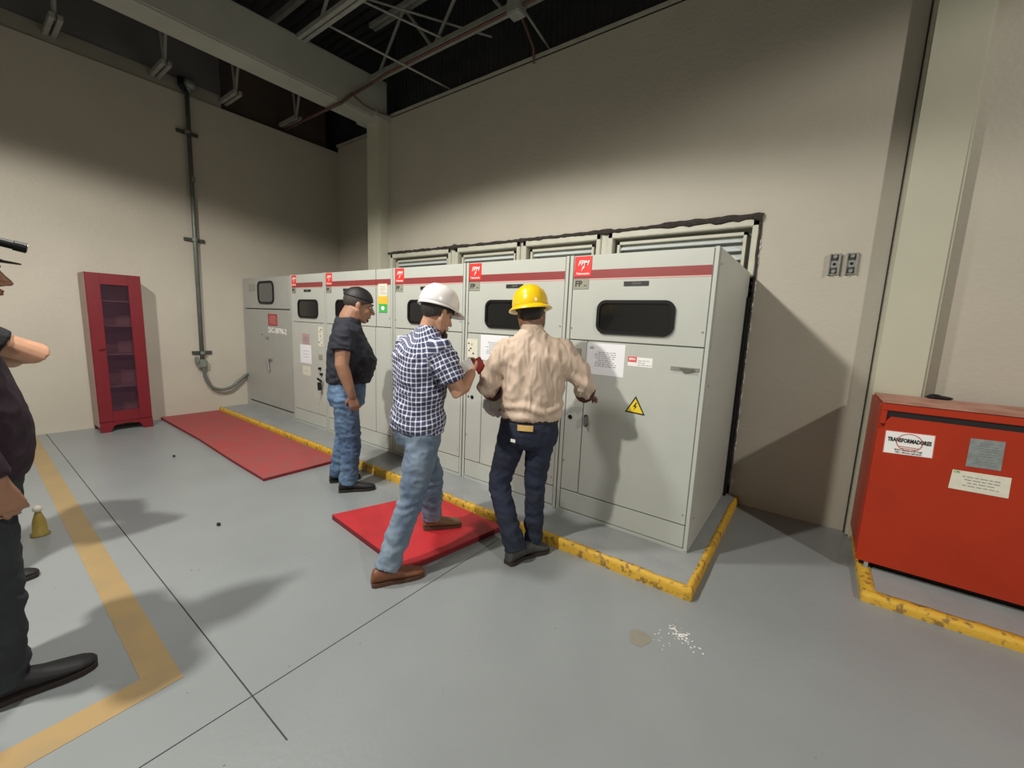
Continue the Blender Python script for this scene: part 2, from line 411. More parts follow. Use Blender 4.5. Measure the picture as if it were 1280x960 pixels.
# rusty pipe run with junction and branch
t = thing('rusty_pipe', (-6.9, 1.24, 4.5), 'reddish brown pipe running under the roof truss from the left wall head across the beam', 'pipe')
obj('pipe_run', tube(nb(), ((-6.92, 1.15, 4.47), (-5.47, .96, 4.31), (-5.0, .97, 4.31), (-4.985, 1.10, 4.45), (-4.96, 1.40, 4.72), (-4.6, 1.38, 4.735), (-2.2, 1.38, 4.735), (4, 1.38, 4.735)), .018, 8), pipe_m, t, smooth=True)
obj('junction_box', bx(-2.56, -2.40, 1.31, 1.45, 4.66, 4.80, bev=.01), truss_m, t, 'pale grey junction box')
obj('branch_pipe', tube(nb(), ((-2.46, 1.42, 4.70), (-2.47, 1.70, 4.52), (-2.46, 1.70, 4.37)), .014, 8), pipe_m, t, smooth=True)
tag(obj('bracing_rod', tube(nb(), ((-2.44, 1.45, 4.74), (-2.38, 1.95, 4.56)), .012, 6), truss_m, origin=(-2.44, 1.45, 4.74)), 'thin pale rod from the junction box down to the top of the back wall', 'rod', 'thin bracing rods')
t = thing('beam_cable', (-5.2, 1.4, 4.5), 'thin brown cable looped over the end of the roof beam at the corner column', 'cable')
obj('cable', tube(nb(), ((-5.012, 1.12, 4.50), (-5.012, 1.30, 4.43), (-5.005, 1.45, 4.42), (-4.97, 1.55, 4.41), (-4.97, 1.72, 4.44)), .008, 6), pipe_m, t)

# ------------------------------------------------------------------ louvred windows above the cabinets
def window(name, x0, x1, nsl, cl):
    W0, W1 = 2.02, 2.50
    fr = nb()
    for a in ((x0, x1, W1-.06, W1), (x0, x0+.05, W0, W1), (x1-.05, x1, W0, W1)):
        box(fr, a[0], a[1], YW-.02, YW+.08, a[2], a[3], bev=.006)
    o = obj(name, bx(x0, x1, YW+.10, YW+.12, W0, W1), mat('window_backing'+str(cl), (.30, .31, .28) if cl else (.42, .41, .34), .6), kind='structure')
    obj('window_frame', fr, frame_m, o)
    k0 = W0
    ins = nb()
    for a in ((x0+.09, x1-.09, W1-.12, W1-.095), (x0+.09, x0+.115, W0, W1-.095), (x1-.115, x1-.09, W0, W1-.095)):
        box(ins, a[0], a[1], YW+.02, YW+.1, a[2], a[3])
    obj('sash', ins, frame_m, o)
    for k in range(nsl):
        z = W1-.16-.075*k
        if z < W0+.02: break
        b = nb(); prism(b, [(x0+.12, YW+.03, z-.012), (x0+.12, YW+.036, z-.016), (x0+.12, YW+.09, z+.036), (x0+.12, YW+.084, z+.04)], (x1-x0-.24, 0, 0))
        obj('slat', b, slat_m, o)
    return o
window('window_1', -4.98, -3.70, 5, 1)
window('window_2', -3.62, -2.56, 5, 0)
window('window_3', -2.52, -1.53, 5, 0)
window('window_4', -1.45, -.10, 5, 1)
for x0_, x1_ in ((-5.03, -4.98), (-3.70, -3.62), (-2.56, -2.52), (-1.53, -1.45)):
    obj('window_mullion', bx(x0_, x1_, YW+.0, YW+.1, 2.02, 2.515, bev=.004), frame_m, kind='structure')
obj('window_head', bx(-5.03, -.09, YW-.005, YW+.1, 2.495, 2.515), frame_m, kind='structure')
# lumpy dark sealant bead around the opening
bm = nb(); rn = random.Random(3)
pts = []; rs = []
x = -5.03
while x < -.09:
    pts.append((x, YW-.012+rn.uniform(-.004, .004), 2.513+rn.uniform(-.004, .006))); rs.append(.013+rn.uniform(0, .012)+(.018*math.exp(-((x+3.65)/.06)**2))+(.014*math.exp(-((x+1.5)/.08)**2))+(.012 if x > -.9 else 0)); x += .045
pts.append((-.085, YW-.012, 2.505)); rs.append(.035)
tube(bm, pts, rs, 8)
obj('trim_5', bm, foam_m, kind='structure')
bm = nb(); pts = []; rs = []
z = 2.5
while z > .1:
    pts.append((-.092+rn.uniform(-.003, .003), YW-.01, z)); rs.append(.010+rn.uniform(0, .004)); z -= .06
tube(bm, pts, rs, 7); obj('trim_6', bm, foam_m, kind='structure')
bm = nb()
for k in range(60):
    z = rn.uniform(.5, 2.4); s = rn.uniform(.004, .011)
    ell(bm, (-.079+rn.uniform(-.004, .004), YW-.008, z), (s*.6, 0, 0), (0, s*.6, 0), (0, 0, s*2), 6, 4)
obj('trim_7', bm, foamw_m, kind='structure')
obj('trim_8', bx(-.118, -.10, 1.66, YW+.05, ZP, 1.85), rubber_m, kind='structure')
obj('opening_backing', bx(-5.05, -.085, YW+.15, YW+.2, 0, 2.52), dark_m, kind='structure')

# ------------------------------------------------------------------ plinths
def lumpy_kerb(name, pts, prof, label, step=.05, seed=5):
    """sweep of kerb profile (out, z) along floor polyline; out = outward offset"""
    rn = random.Random(seed)
    bm = nb(); P = []
    for (a, b) in zip(pts, pts[1:]):
        a = V(a); b = V(b); n = max(2, int((b-a).length/step))
        d = (b-a).normalized(); o = V((d.y, -d.x, 0))
        for i in range(n+1): P.append((a+(b-a)*i/n, o))
    # mitre where direction changes
    R = []; i = 0
    while i < len(P):
        p, o = P[i]
        if i+1 < len(P) and (P[i+1][0]-p).length < 1e-6:
            o = (o+P[i+1][1]); o = o/(o.length**2)*2; i += 1
        j = rn.uniform(-.004, .004)
        R.append([bm.verts.new(p+o*(q[0]+j*(1 if q[0] > 0 else 0))+V((0, 0, q[1]+(rn.uniform(-.003, .003) if q[1] > .01 else 0)))) for q in prof]); i += 1
    for a, b in zip(R, R[1:]):
        for k in range(len(prof)-1): bm.faces.new((a[k], a[k+1], b[k+1], b[k]))
    for e in (R[0], R[-1]): bm.faces.new(e)
    return bm
pl = thing('concrete_plinth', (-3.4, .9, 0), 'low grey concrete plinth with yellow painted kerb under the row of grey cabinets', 'plinth')
obj('plinth_slab', bx(-6.899, -.03, .03, YW-.001, 0, ZP), plinth_m, pl)
prof = [(0, -.0005), (0, .045), (-.006, .066), (-.016, .0735), (-.036, .0745), (-.038, 0)]
obj('kerb', lumpy_kerb('kerb', ((-6.895, 0, 0), (0, 0, 0), (0, YW-.002, 0)), prof, ''), kerb_m, pl, 'chipped yellow painted kerb', smooth=True)
pl2 = thing('concrete_plinth', (1.8, 1.2, 0), 'low grey plinth with yellow painted kerb under the orange-red transformer box', 'plinth')
obj('plinth_slab', bx(.84, 3.1, .73, YW-.001, 0, .052), plinth_m, pl2)
prof2 = [(0, -.0005), (0, .035), (-.008, .050), (-.025, .0565), (-.065, .057), (-.067, 0)]
obj('kerb', lumpy_kerb('kerb', ((.80, YW-.002, 0), (.80, .684, 0), (3.1, .70, 0)), prof2, '', seed=8), kerb_m, pl2, 'yellow painted kerb', smooth=True)

# ------------------------------------------------------------------ switchgear cabinets
def screws(t, pts, r=.006):
    for x, z in pts:
        obj('screw', tube(nb(), ((x, YC-.004, z), (x, YC+.002, z)), r, 8), chrome_m, t)
def logo(t, x0, z1, w=.135, h=.14):
    x1 = x0+w
    p = obj('logo_badge', bx(x0, x1, YC-.004, YC, z1-h, z1), red_m, t)
    text('logo_text', 'FPM', .050, ((x0+x1)/2, YC-.0045, z1-.048), white_m, p, shear=.35, sx=.95, bold=.0008)
    b = nb(); prism(b, [(x0+w*.50, YC-.0045, z1-.070), (x0+w*.62, YC-.0045, z1-.070), (x0+w*.40, YC-.0045, z1-.105)], (0, -.0006, 0))
    obj('logo_slash', b, white_m, p)
    text('logo_text', 'Telemecanic', .021, ((x0+x1)/2, YC-.0045, z1-h+.018), white_m, p, sx=1.0, bold=.0005)
    q = obj('model_plate', bx(x0-.002, x1-.014, YC-.003, YC, z1-h-.092, z1-h-.018), plate_m, t)
    text('plate_text', 'FP', .058, (x0+.04, YC-.0035, z1-h-.055), black_m, q, sx=1.0, bold=.0015)
    lines_print('plate_text', x0+.078, x0+.112, z1-h-.075, z1-h-.06, 1, YC-.003, black_m, q, 3, .003)
def view_window(t, x0, x1, z0, z1, r=.065, m=None):
    g = obj('window_gasket', rring(nb(), x0, x1, z0, z1, r, .022, YC-.014, YC), rubber_m, t, smooth=False)
    obj('window_pane', rrect(nb(), x0+.018, x1-.018, z0+.018, z1-.018, r-.015, YC-.005, YC), m or glass_m, g)
def paper(t, x0, x1, z0, z1, seed, name='notice_sheet', m=None, n=8, lab=None):
    p = obj(name, bx(x0, x1, YC-.003, YC-.0005, z0, z1), m or paper_m, t, lab)
    if n:
        lines_print('printed_lines', x0+(x1-x0)*.2, x1-(x1-x0)*.2, z0+(z1-z0)*.25, z1-(z1-z0)*.25, n, YC-.003, grayink_m, p, seed)
    return p
def cab_key(t, x, z):
    o = obj('lock_handle', box(box(nb(), x-.018, x+.018, YC-.012, YC, z-.045, z+.045, bev=.006), x-.007, x+.007, YC-.035, YC-.01, z-.03, z+.03, bev=.004), chrome_m, t, 'small zinc lock handle')
    obj('lock_screw', tube(nb(), ((x+.004, YC-.036, z+.04), (x+.004, YC-.01, z+.04)), .006, 8), rubber_m, o)
def cabinet(x0, x1, label, door_x=None, left_strip=.19, win=None, right_strip=0):
    t = thing('switchgear_cabinet', ((x0+x1)/2, YC, ZP), label, 'cabinet', 'grey switchgear cabinets in a row')
    obj('body', bx(x0+.002, x1-.002, YC+.02, 1.70, ZP, H, bev=.003), grey_m, t)
    # side posts
    a = x0+.006; b = x1-.006
    obj('post', bx(a, a+.026, YC, YC+.02, ZP+.01, H), grey_m, t); obj('post', bx(b-.022, b, YC, YC+.02, ZP+.01, H), grey_m, t)
    xa, xb = a+.032, b-.026
    if right_strip: xs_ = xb-right_strip
    else: xs_ = xb
    obj('upper_panel', bx(xa, xb, YC, YC+.02, 1.446, H-.004, bev=.003), grey_m, t)
    ds = xa+left_strip if left_strip else xa
    if left_strip: obj('side_panel', bx(xa, ds-.006, YC, YC+.02, .262, 1.439, bev=.003), grey_m, t)
    door = obj('door', bx(ds, xs_, YC-.002, YC+.02, .262, 1.439, bev=.003), grey_m, t)
    if right_strip: obj('side_panel', bx(xs_+.006, xb, YC, YC+.02, .262, 1.439, bev=.003), grey_m, t)
    obj('kick_panel', bx(xa, xb, YC, YC+.02, .10, .255, bev=.003), grey_m, t)
    obj('base_rail', bx(x0+.004, x1-.004, YC+.004, YC+.02, ZP, .095), grey_m, t)
    obj('maroon_stripe', bx(xa+.004, xb-.004, YC-.0022, YC, 1.888, 1.948), stripe_m, t)
    obj('stripe_edge', bx(xa+.004, xb-.004, YC-.0020, YC, 1.880, 1.889), mat('stripe_pink', (.72, .42, .38), .5), t)
    logo(t, x0+.045, 2.046, w=min(.135, (x1-x0)*.14))
    if win:
        view_window(t, *win, 1.50, 1.735)
        mx = (win[0]+win[1])/2
        pl_ = obj('name_plate', bx(mx-.088, mx+.082, YC-.005, YC, 1.832, 1.861), black_m, t)
        text('plate_text', 'CELDA', .02, (mx, YC-.0056, 1.846), grayink_m, pl_)
    screws(t, ((xa+.01, 1.53), (xb-.02, 1.54), (xa+.012, 1.35) if left_strip else (xa+.012, 1.3), (xa+.012, .5), (xb-.02, .33)))
    return t, door, xa, xb, ds
X = [-5.364, -4.525, -3.207, -2.182, -1.1416, XR]
# cabinet 2 (second from left wall)
t, d, xa, xb, ds = cabinet(X[0], X[1], 'narrow grey switchgear cabinet with maroon stripe, second from the left wall', left_strip=0, win=(-5.168, -4.675), right_strip=.16)
paper(t, -5.09, -4.90, 1.155, 1.295, 5, 'safety_sticker', pink_m, 5, 'faded pink sticker')
paper(t, -5.15, -4.87, .905, 1.15, 6, n=3)
pp = paper(t, -5.10, -4.90, .745, .87, 7, 'safety_sticker', cream_m, 1, 'small pale sticker')
p_ = obj('diagram_strip', bx(-4.69, -4.585, YC-.003, YC-.0005, 1.15, 1.40), cream_m, t, 'pale mimic diagram strip with dark marks')
b = nb(); rn = random.Random(2)
for k in range(8): box(b, -4.685+rn.uniform(0, .07), -4.655+rn.uniform(0, .06), YC-.004, YC-.003, 1.17+k*.027, 1.18+k*.027)
obj('printed_marks', b, black_m, p_, kind='stuff')
obj('lock_plate', bx(-4.69, -4.60, YC-.005, YC, .985, 1.05), plate_m, t)
for zz, xx in ((.87, -4.65), (.80, -4.62)): obj('lock_button', tube(nb(), ((xx, YC-.03, zz), (xx, YC, zz)), .016, 10), rubber_m, t)
obj('lever_handle', tube(tube(nb(), ((-4.66, YC-.04, .74), (-4.56, YC-.05, .72)), .014, 8), ((-4.61, YC-.05, .70), (-4.60, YC-.05, .60)), .024, 8), rubber_m, t, 'black lever handle')
# cabinet 3
t, d, xa, xb, ds = cabinet(X[1], X[2], 'wide grey switchgear cabinet half hidden behind the man in the black t-shirt', left_strip=.0, win=(-4.27, -3.78), right_strip=.27)
p_ = obj('warning_sticker', bx(-3.45, -3.30, YC-.003, YC-.0005, 1.60, 1.90), cream_m, t, 'tall sticker, white above yellow and green')
obj('warning_sticker_yellow', bx(-3.45, -3.29, YC-.004, YC-.001, 1.68, 1.77), orange_m, p_)
obj('warning_sticker_green', bx(-3.44, -3.30, YC-.0045, YC-.001, 1.60, 1.69), green_m, p_)
b = nb()
ell(b, (-3.37, YC-.0045, 1.645), (.03, 0, 0), (0, .0005, 0), (0, 0, .022), 12, 6); obj('sticker_mark', b, white_m, p_)
lines_print('printed_lines', -3.43, -3.32, 1.79, 1.88, 4, YC-.003, grayink_m, p_, 4)
obj('panel_seam', bx(-3.492, -3.488, YC-.0025, YC, 1.446, H), dark_m, t)
# cabinet 4
t, d, xa, xb, ds = cabinet(X[2], X[3], 'grey switchgear cabinet behind the man in the white helmet', left_strip=0, win=(-2.962, -2.42))
paper(t, -3.13, -2.86, 1.2, 1.37, 9, n=5)
# cabinet 5
t, d, xa, xb, ds = cabinet(X[3], X[4], 'grey switchgear cabinet behind the man in the yellow helmet', win=(-1.94, -1.335))
paper(t, -1.985, -1.68, 1.215, 1.435, 11)
p_ = obj('diagram_strip', bx(-2.145, -2.018, YC-.003, YC-.0005, 1.16, 1.39), cream_m, t, 'pale mimic diagram plate with dark marks')
b = nb(); rn = random.Random(7)
for k in range(9): x_ = rn.uniform(-2.13, -2.04); z_ = 1.18+rn.random()*.19; box(b, x_, x_+rn.uniform(.006, .02), YC-.004, YC-.003, z_, z_+.012)
obj('printed_marks', b, black_m, p_, kind='stuff')
for xx, zz, rr in ((-2.115, .862, .008), (-2.07, .862, .018)): obj('key_hole', tube(nb(), ((xx, YC-.004, zz), (xx, YC, zz)), rr, 12), rubber_m, t)
cab_key(t, ds+.045, .82)
# cabinet 6
t, d, xa, xb, ds = cabinet(X[4], X[5], 'large grey switchgear cabinet at the right end of the row, with yellow triangle sign', left_strip=.155, win=(-.893, -.35))
paper(t, -.953, -.662, 1.20, 1.428, 21)
text('sheet_mark', 'cfe', .03, (-.915, YC-.0035, 1.395), grayink_m, t)
p_ = obj('maker_sticker', bx(-.636, -.466, YC-.003, YC-.0005, 1.287, 1.35), white_m, t, 'small red and white sticker')
obj('sticker_red', bx(-.636, -.575, YC-.004, YC-.002, 1.316, 1.351), red_m, p_)
text('sticker_text', 'FPM', .026, (-.606, YC-.0045, 1.333), white_m, p_, bold=.001)
lines_print('sticker_text', -.565, -.475, 1.292, 1.335, 3, YC-.003, grayink_m, p_, 6, .0016, False)
b = nb(); prism(b, [(-.628, YC-.0035, .962), (-.485, YC-.0035, .955), (-.558, YC-.0035, 1.083)], (0, .003, 0)); ws = obj('warning_triangle', b, black_m, t, 'yellow high voltage warning triangle with black bolt')
b = nb(); prism(b, [(-.612, YC-.0045, .971), (-.50, YC-.0045, .965), (-.558, YC-.0045, 1.064)], (0, .001, 0)); obj('triangle_face', b, yellow_m, ws)
b = nb(); prism(b, [(-.553, YC-.0052, 1.038), (-.573, YC-.0052, 1.004), (-.558, YC-.0052, 1.006), (-.566, YC-.0052, .98), (-.544, YC-.0052, 1.014), (-.557, YC-.0052, 1.013), (-.546, YC-.0052, 1.036)], (0, .0007, 0)); obj('bolt_symbol', b, black_m, ws)
hp = obj('pull_handle', bx(-.345, -.168, YC-.004, YC, 1.286, 1.312), chrome_m, t, 'recessed zinc pull handle')
b = nb(); prism(b, [(-.29, YC-.03, 1.309), (-.20, YC-.03, 1.309), (-.225, YC-.012, 1.280), (-.262, YC-.012, 1.280)], (0, .02, 0)); obj('handle_grip', b, plate_m, hp)
obj('key_hole', tube(nb(), ((-1.058, YC-.004, .85), (-1.058, YC, .85)), .017, 12), rubber_m, t)
cab_key(t, -.922, .845)
obj('lock_plate', bx(-1.06, -1.0, YC-.003, YC, 1.30, 1.38), plate_m, t)
b = nb(); rn = random.Random(1)
for k in range(7):
    y = .83+.02*rn.uniform(-1, 1); z = 1.53+k*.03
    box(b, XR-.0012, XR-.0005, y, y+.05+rn.uniform(0, .04), z, z+.006)
obj('chalk_scribble', b, mat('chalk', (.52, .52, .49), .8), t)
obj('side_cover', bx(XR-.004, XR+.001, YC+.03, 1.71, ZP+.012, H-.006, bev=.002), grey_m, t)
for y, z in ((.47, 1.96), (1.62, 1.93), (.47, 1.2), (.47, .3), (1.62, .3)):
    obj('screw', tube(nb(), ((XR-.001, y, z), (XR+.005, y, z)), .007, 8), chrome_m, t)
# cabinet 1 older type
x0, x1 = XL+.005, X[0]
t = thing('switchgear_cabinet', ((x0+x1)/2, YC, ZP), 'older plain grey cabinet without stripe, against the left wall', 'cabinet', 'grey switchgear cabinets in a row')
obj('body', bx(x0, x1, YC+.02, 1.70, ZP, 2.05, bev=.003), grey2_m, t)
obj('upper_panel', bx(x0+.04, x1-.03, YC+.0, YC+.02, 1.605, 2.03, bev=.003), grey2_m, t)
obj('door', bx(x0+.10, x1-.05, YC, YC+.02, .175, 1.59, bev=.003), grey2_m, t)
obj('post', bx(x0+.005, x0+.09, YC+.005, YC+.02, .10, 1.595), grey2_m, t); obj('post', bx(x1-.042, x1, YC+.005, YC+.02, .10, 2.045), grey2_m, t)
obj('door_gap', bx(x0+.095, x1-.044, YC+.014, YC+.021, .158, 1.60), dark_m, t)
obj('base_rail', bx(x0, x1, YC+.004, YC+.02, ZP, .15), grey2_m, t)
g = obj('window_gasket', rring(nb(), -6.335, -5.835, 1.672, 1.995, .09, .028, YC-.014, YC), rubber_m, t)
obj('window_pane', rrect(nb(), -6.315, -5.855, 1.69, 1.977, .075, YC-.005, YC), glass2_m, g)
obj('model_plate', bx(-6.64, -6.41, YC-.004, YC, 1.86, 1.955), plate_m, t)
rs_ = obj('red_notice', bx(-6.05, -5.77, YC-.004, YC, 1.365, 1.53), signred_m, t, 'small dark red notice plate')
lines_print('printed_lines', -6.02, -5.80, 1.385, 1.51, 5, YC-.004, mat('print_pinkish', (.65, .4, .4), .6), rs_, 12, .004)
text('stencil_text', '23C-38796-2', .105, (-5.79, YC-.001, 1.292), white_m, t, sx=.98, bold=.003, roll=-1)
o = obj('lock', bx(-6.15, -6.05, YC-.01, YC, 1.165, 1.205), chrome_m, t)
obj('lock', tube(nb(), ((-6.25, YC-.01, 1.235), (-6.25, YC, 1.235)), .014, 8), chrome_m, t)
obj('door_handle', box(tube(nb(), ((-6.03, YC-.03, .71), (-6.05, YC-.035, .88)), .014, 8), -6.07, -5.96, YC-.035, YC, .87, .885), chrome_m, t, 'upright lever door handle')
text('chalk_mark', '86', .10, (-5.55, YC-.001, .60), grey_m, t) if 0 else None

# ------------------------------------------------------------------ red locker by the left wall
t = thing('red_locker', (-6.7, -1.14, 0), 'tall narrow dark red metal locker with glazed door on the left wall', 'locker')
lx0, lx1, ly0, ly1, lz = -6.87, -6.53, -1.385, -.885, 1.93
bm = nb()
box(bm, lx0, lx0+.01, ly0, ly1, .12, lz); box(bm, lx0, lx1, ly0, ly0+.012, .12, lz); box(bm, lx0, lx1, ly1-.012, ly1, .12, lz)
box(bm, lx0, lx1, ly0, ly1, lz-.012, lz); box(bm, lx0, lx1, ly0, ly1, .12, .14)
obj('carcass', bm, locker_m, t)
obj('side_sheet', bx(lx0, lx1, ly0-.003, ly0-.0005, .06, lz-.002), mat('locker_side_pink', (.34, .20, .18), .35, var=.3, scale=4), t, 'pale pinkish side sheet')  # side sheet paler and pinker than the carcass
for z in (1.60, 1.30, .95, .55): obj('shelf', bx(lx0+.01, lx1-.03, ly0+.012, ly1-.012, z, z+.012), lockin_m, t)
obj('back_lining', bx(lx0+.011, lx0+.016, ly0+.012, ly1-.012, .14, lz-.012), lockin_m, t)
bm = nb(); d0, d1 = lx1, lx1+.022
box(bm, d0, d1, ly0+.004, ly0+.125, .13, lz-.005, bev=.004); box(bm, d0, d1, ly1-.125, ly1-.004, .13, lz-.005, bev=.004)
box(bm, d0, d1, ly0+.125, ly1-.125, lz-.13, lz-.005); box(bm, d0, d1, ly0+.125, ly1-.125, .13, .26)
dr = obj('door', bm, locker_m, t)
gp = bpy.data.materials.new('locker_glass'); gp.use_nodes = True
g_ = gp.node_tree.nodes['Principled BSDF']; g_.inputs['Base Color'].default_value = (.06, .03, .05, 1); g_.inputs['Roughness'].default_value = .15; g_.inputs['Alpha'].default_value = .33
obj('glass_pane', bx(d0+.006, d0+.010, ly0+.12, ly1-.12, .25, lz-.12), gp, dr, 'smoky glass pane')
obj('door_handle', tube(nb(), ((d1+.002, ly0+.06, 1.02), (d1+.02, ly0+.07, 1.025), (d1+.02, ly0+.11, 1.04)), .006, 6), locker_m, dr)
for ya in (ly0, ly1-.115):
    bm = nb()
    if ya == ly0: poly = [(lx1+.02, ly0, .125), (lx1+.02, ly0, 0), (lx1+.02, ly0+.09, 0), (lx1+.02, ly0+.13, .08), (lx1+.02, ly0+.25, .10), (lx1+.02, ly0+.25, .125)]
    else: poly = [(lx1+.02, ly1, .125), (lx1+.02, ly1, 0), (lx1+.02, ly1-.09, 0), (lx1+.02, ly1-.13, .08), (lx1+.02, ly1-.25, .10), (lx1+.02, ly1-.25, .125)]
    prism(bm, poly, (-.012, 0, 0)); obj('front_foot', bm, locker_m, t)
    yy = ly0 if ya == ly0 else ly1-.02
    obj('back_foot', bx(lx0, lx0+.06, yy, yy+.02, 0, .12), locker_m, t)
    obj('side_skirt', bx(lx0+.06, lx1+.008, yy, yy+.012, .06, .12), locker_m, t)

# ------------------------------------------------------------------ conduit
t = thing('electrical_conduit', (-6.86, -.17, .8), 'grey steel conduit rising up the left wall with flexible hose to the cabinet', 'conduit')
obj('pipe', tube(nb(), ((-6.84, -.195, .80), (-6.84, -.185, 2.5), (-6.84, -.165, 4.47)), .027, 12), conduit_m, t, smooth=True)
obj('coupling', tube(nb(), ((-6.84, -.165, 3.30), (-6.84, -.165, 3.36)), .032, 12), conduit2_m, t)
obj('elbow_fitting', tube(ell(nb(), (-6.85, -.12, 4.56), (.06, 0, 0), (0, .08, 0), (0, 0, .075)), ((-6.85, -.15, 4.45), (-6.85, -.14, 4.55)), .035, 10), conduit2_m, t, smooth=True)
obj('cable_end', tube(nb(), ((-6.84, -.23, 4.60), (-6.83, -.23, 4.5), (-6.84, -.19, 4.44)), [.03, .035, .02], 8), rubber_m, t)
for z in (3.93, 2.52, .925):
    c = obj('strut_clamp', bx(-6.898, -6.868, -.30, -.06, z-.022, z+.022), clamp_m, t)
    obj('clamp_strap', tube(nb(), ((-6.84, -.185, z-.02), (-6.84, -.185, z+.02)), .036, 10), conduit2_m, c)
obj('junction_fitting', box(box(nb(), -6.87, -6.79, -.26, -.14, .70, .83, bev=.02), -6.86, -6.80, -.285, -.24, .77, .87, bev=.01), conduit2_m, t)
hp_ = []
import itertools
ctrl = [(-6.83, -.19, .71), (-6.83, -.17, .56), (-6.82, -.10, .41), (-6.81, .01, .36), (-6.81, .14, .38), (-6.82, .26, .47), (-6.83, .36, .545), (-6.84, .43, .565)]
pts = []
for i in range(len(ctrl)-1):
    p0 = V(ctrl[max(i-1, 0)]); p1 = V(ctrl[i]); p2 = V(ctrl[i+1]); p3 = V(ctrl[min(i+2, len(ctrl)-1)])
    for k in range(8):
        s = k/8; pts.append(.5*((2*p1)+(p2-p0)*s+(2*p0-5*p1+4*p2-p3)*s*s+(3*p1-p0-3*p2+p3)*s**3))
obj('flexible_hose', tube(nb(), pts, [.024 if i % 2 else .020 for i in range(len(pts))], 10), conduit_m, t, smooth=True)

# ------------------------------------------------------------------ strut brackets on the back wall
for x, lab in ((.44, 'short zinc strut bracket with a hole on the back wall, the left of two'), (.545, 'short zinc strut bracket with a hole on the back wall, the right of two')):
    t = thing('strut_bracket', (x, YW, 2.1), lab, 'bracket', 'zinc strut brackets on the back wall')
    obj('channel', box(box(bx(x-.03, x+.03, YW-.012, YW-.002, 2.02, 2.18), x-.034, x-.028, YW-.03, YW-.002, 2.02, 2.18), x+.028, x+.034, YW-.03, YW-.002, 2.02, 2.18), chrome_m, t)
    obj('slot', tube(nb(), ((x, YW-.014, 2.10), (x, YW-.011, 2.10)), .011, 10), rubber_m, t)
    for z in (2.045, 2.155):
        obj('bolt', tube(nb(), ((x, YW-.026, z), (x, YW-.01, z)), .014, 6), chrome_m, t)
        obj('notch', bx(x-.022, x+.022, YW-.0135, YW-.012, z-.016 if z < 2.1 else z-.03, z+.03 if z < 2.1 else z+.016), clamp_m, t)

# ------------------------------------------------------------------ orange-red transformer box
t = thing('transformer_box', (1.6, 1.03, .052), 'big orange-red sheet metal transformer box on the right with white labels', 'transformer')
bx0, bx1, by0, by1, bz0, bz1 = .779, 3.0, 1.032, 1.61, .10, 1.15
obj('casing', bx(bx0, bx1, by0+.025, by1, bz0+.02, bz1, bev=.012), [box_m], t)
obj('top_sheet', bx(bx0+.01, bx1-.01, by0+.03, by1-.01, bz1, bz1+.004), boxtop_m, t, 'dusty faded top sheet')
obj('front_rim', bx(bx0+.002, bx1, by0+.003, by0+.026, 1.105, bz1-.004, bev=.004), box_m, t)
obj('front_rim', bx(bx0+.002, bx0+.034, by0+.003, by0+.026, 1.02, 1.105, bev=.003), box_m, t)
obj('vent_gap', bx(bx0+.03, bx1, by0+.012, by0+.0255, 1.065, 1.106), dark_m, t)
bm = nb(); prism(bm, rr_ := [(bx0+.002, by0, .102), (bx1, by0, .102), (bx1, by0, 1.07), (bx0+.055, by0, 1.07), (bx0+.036, by0, 1.045), (bx0+.03, by0, 1.0), (bx0+.002, by0, .98)], (0, .024, 0))
obj('front_panel', bm, box_m, t)
obj('under_gap', bx(bx0+.03, bx1-.02, by0+.06, by1-.03, .052, .125), dark_m, t)
for xx in (bx0+.06, 2.0, bx1-.06): obj('foot', bx(xx-.01, xx+.01, by0+.005, by0+.06, .052, .125), plinth_m, t)
def label_plate(name, pts, m, lab):
    b = nb(); prism(b, [(x, by0-.002, z) for x, z in pts], (0, .0025, 0)); return obj(name, b, m, t, lab)
lp = label_plate('maker_label', ((.816, .985), (1.043, .992), (1.047, .848), (.82, .838)), mat('label_red_edge', (.62, .12, .09), .5), 'white label reading TRANSFORMADORES')
b = nb(); prism(b, [(.821, by0-.0035, .980), (1.038, by0-.0035, .987), (1.042, by0-.0035, .853), (.825, by0-.0035, .843)], (0, .0015, 0)); obj('label_face', b, white_m, lp)
b = nb()
for r0 in (.058,):
    pts_ = [(.934+math.cos(a)*r0, by0-.0042, .925+math.sin(a)*r0*.9) for a in [2*math.pi*k/28 for k in range(29)]]
    tube(b, pts_, .0022, 4)
box(b, .888, .98, by0-.0045, by0-.0035, .893, .897); box(b, .897, .97, by0-.0045, by0-.0035, .883, .887)
obj('round_emblem', b, mat('emblem_red', (.50, .09, .08), .5), lp)
text('label_text', 'TRANSFORMADORES', .034, (.932, by0-.0045, .933), black_m, lp, sx=.60, bold=.0014, roll=1)
text('label_text', 'BAJO ALTO VOLTAJE', .014, (.935, by0-.0045, .873), black_m, lp, roll=1, sx=.95)
text('label_text', 'TELS. VENTAS SERVICIO', .012, (.937, by0-.0045, .858), black_m, lp, roll=1, sx=.95)
fp = label_plate('data_plate', ((1.182, 1.004), (1.316, 1.008), (1.321, .842), (1.184, .838)), foil_m, 'dull silver rating plate')
lines_print('plate_text', 1.20, 1.305, .855, .99, 9, by0-.002, mat('plate_ink', (.2, .22, .22), .5), fp, 14, .0022)
cp = label_plate('notice_label', ((1.137, .806), (1.366, .812), (1.370, .694), (1.133, .692)), cream_m, 'cream notice label')
text('label_text', 'CFE', .016, (1.155, by0-.003, .797), green_m, cp)
lines_print('label_text', 1.18, 1.33, .715, .785, 4, by0-.002, grayink_m, cp, 15, .002)
t = thing('black_grommet', (1.12, 1.57, 1.154), 'black rubber cable lump on the top back edge of the red box', 'grommet')
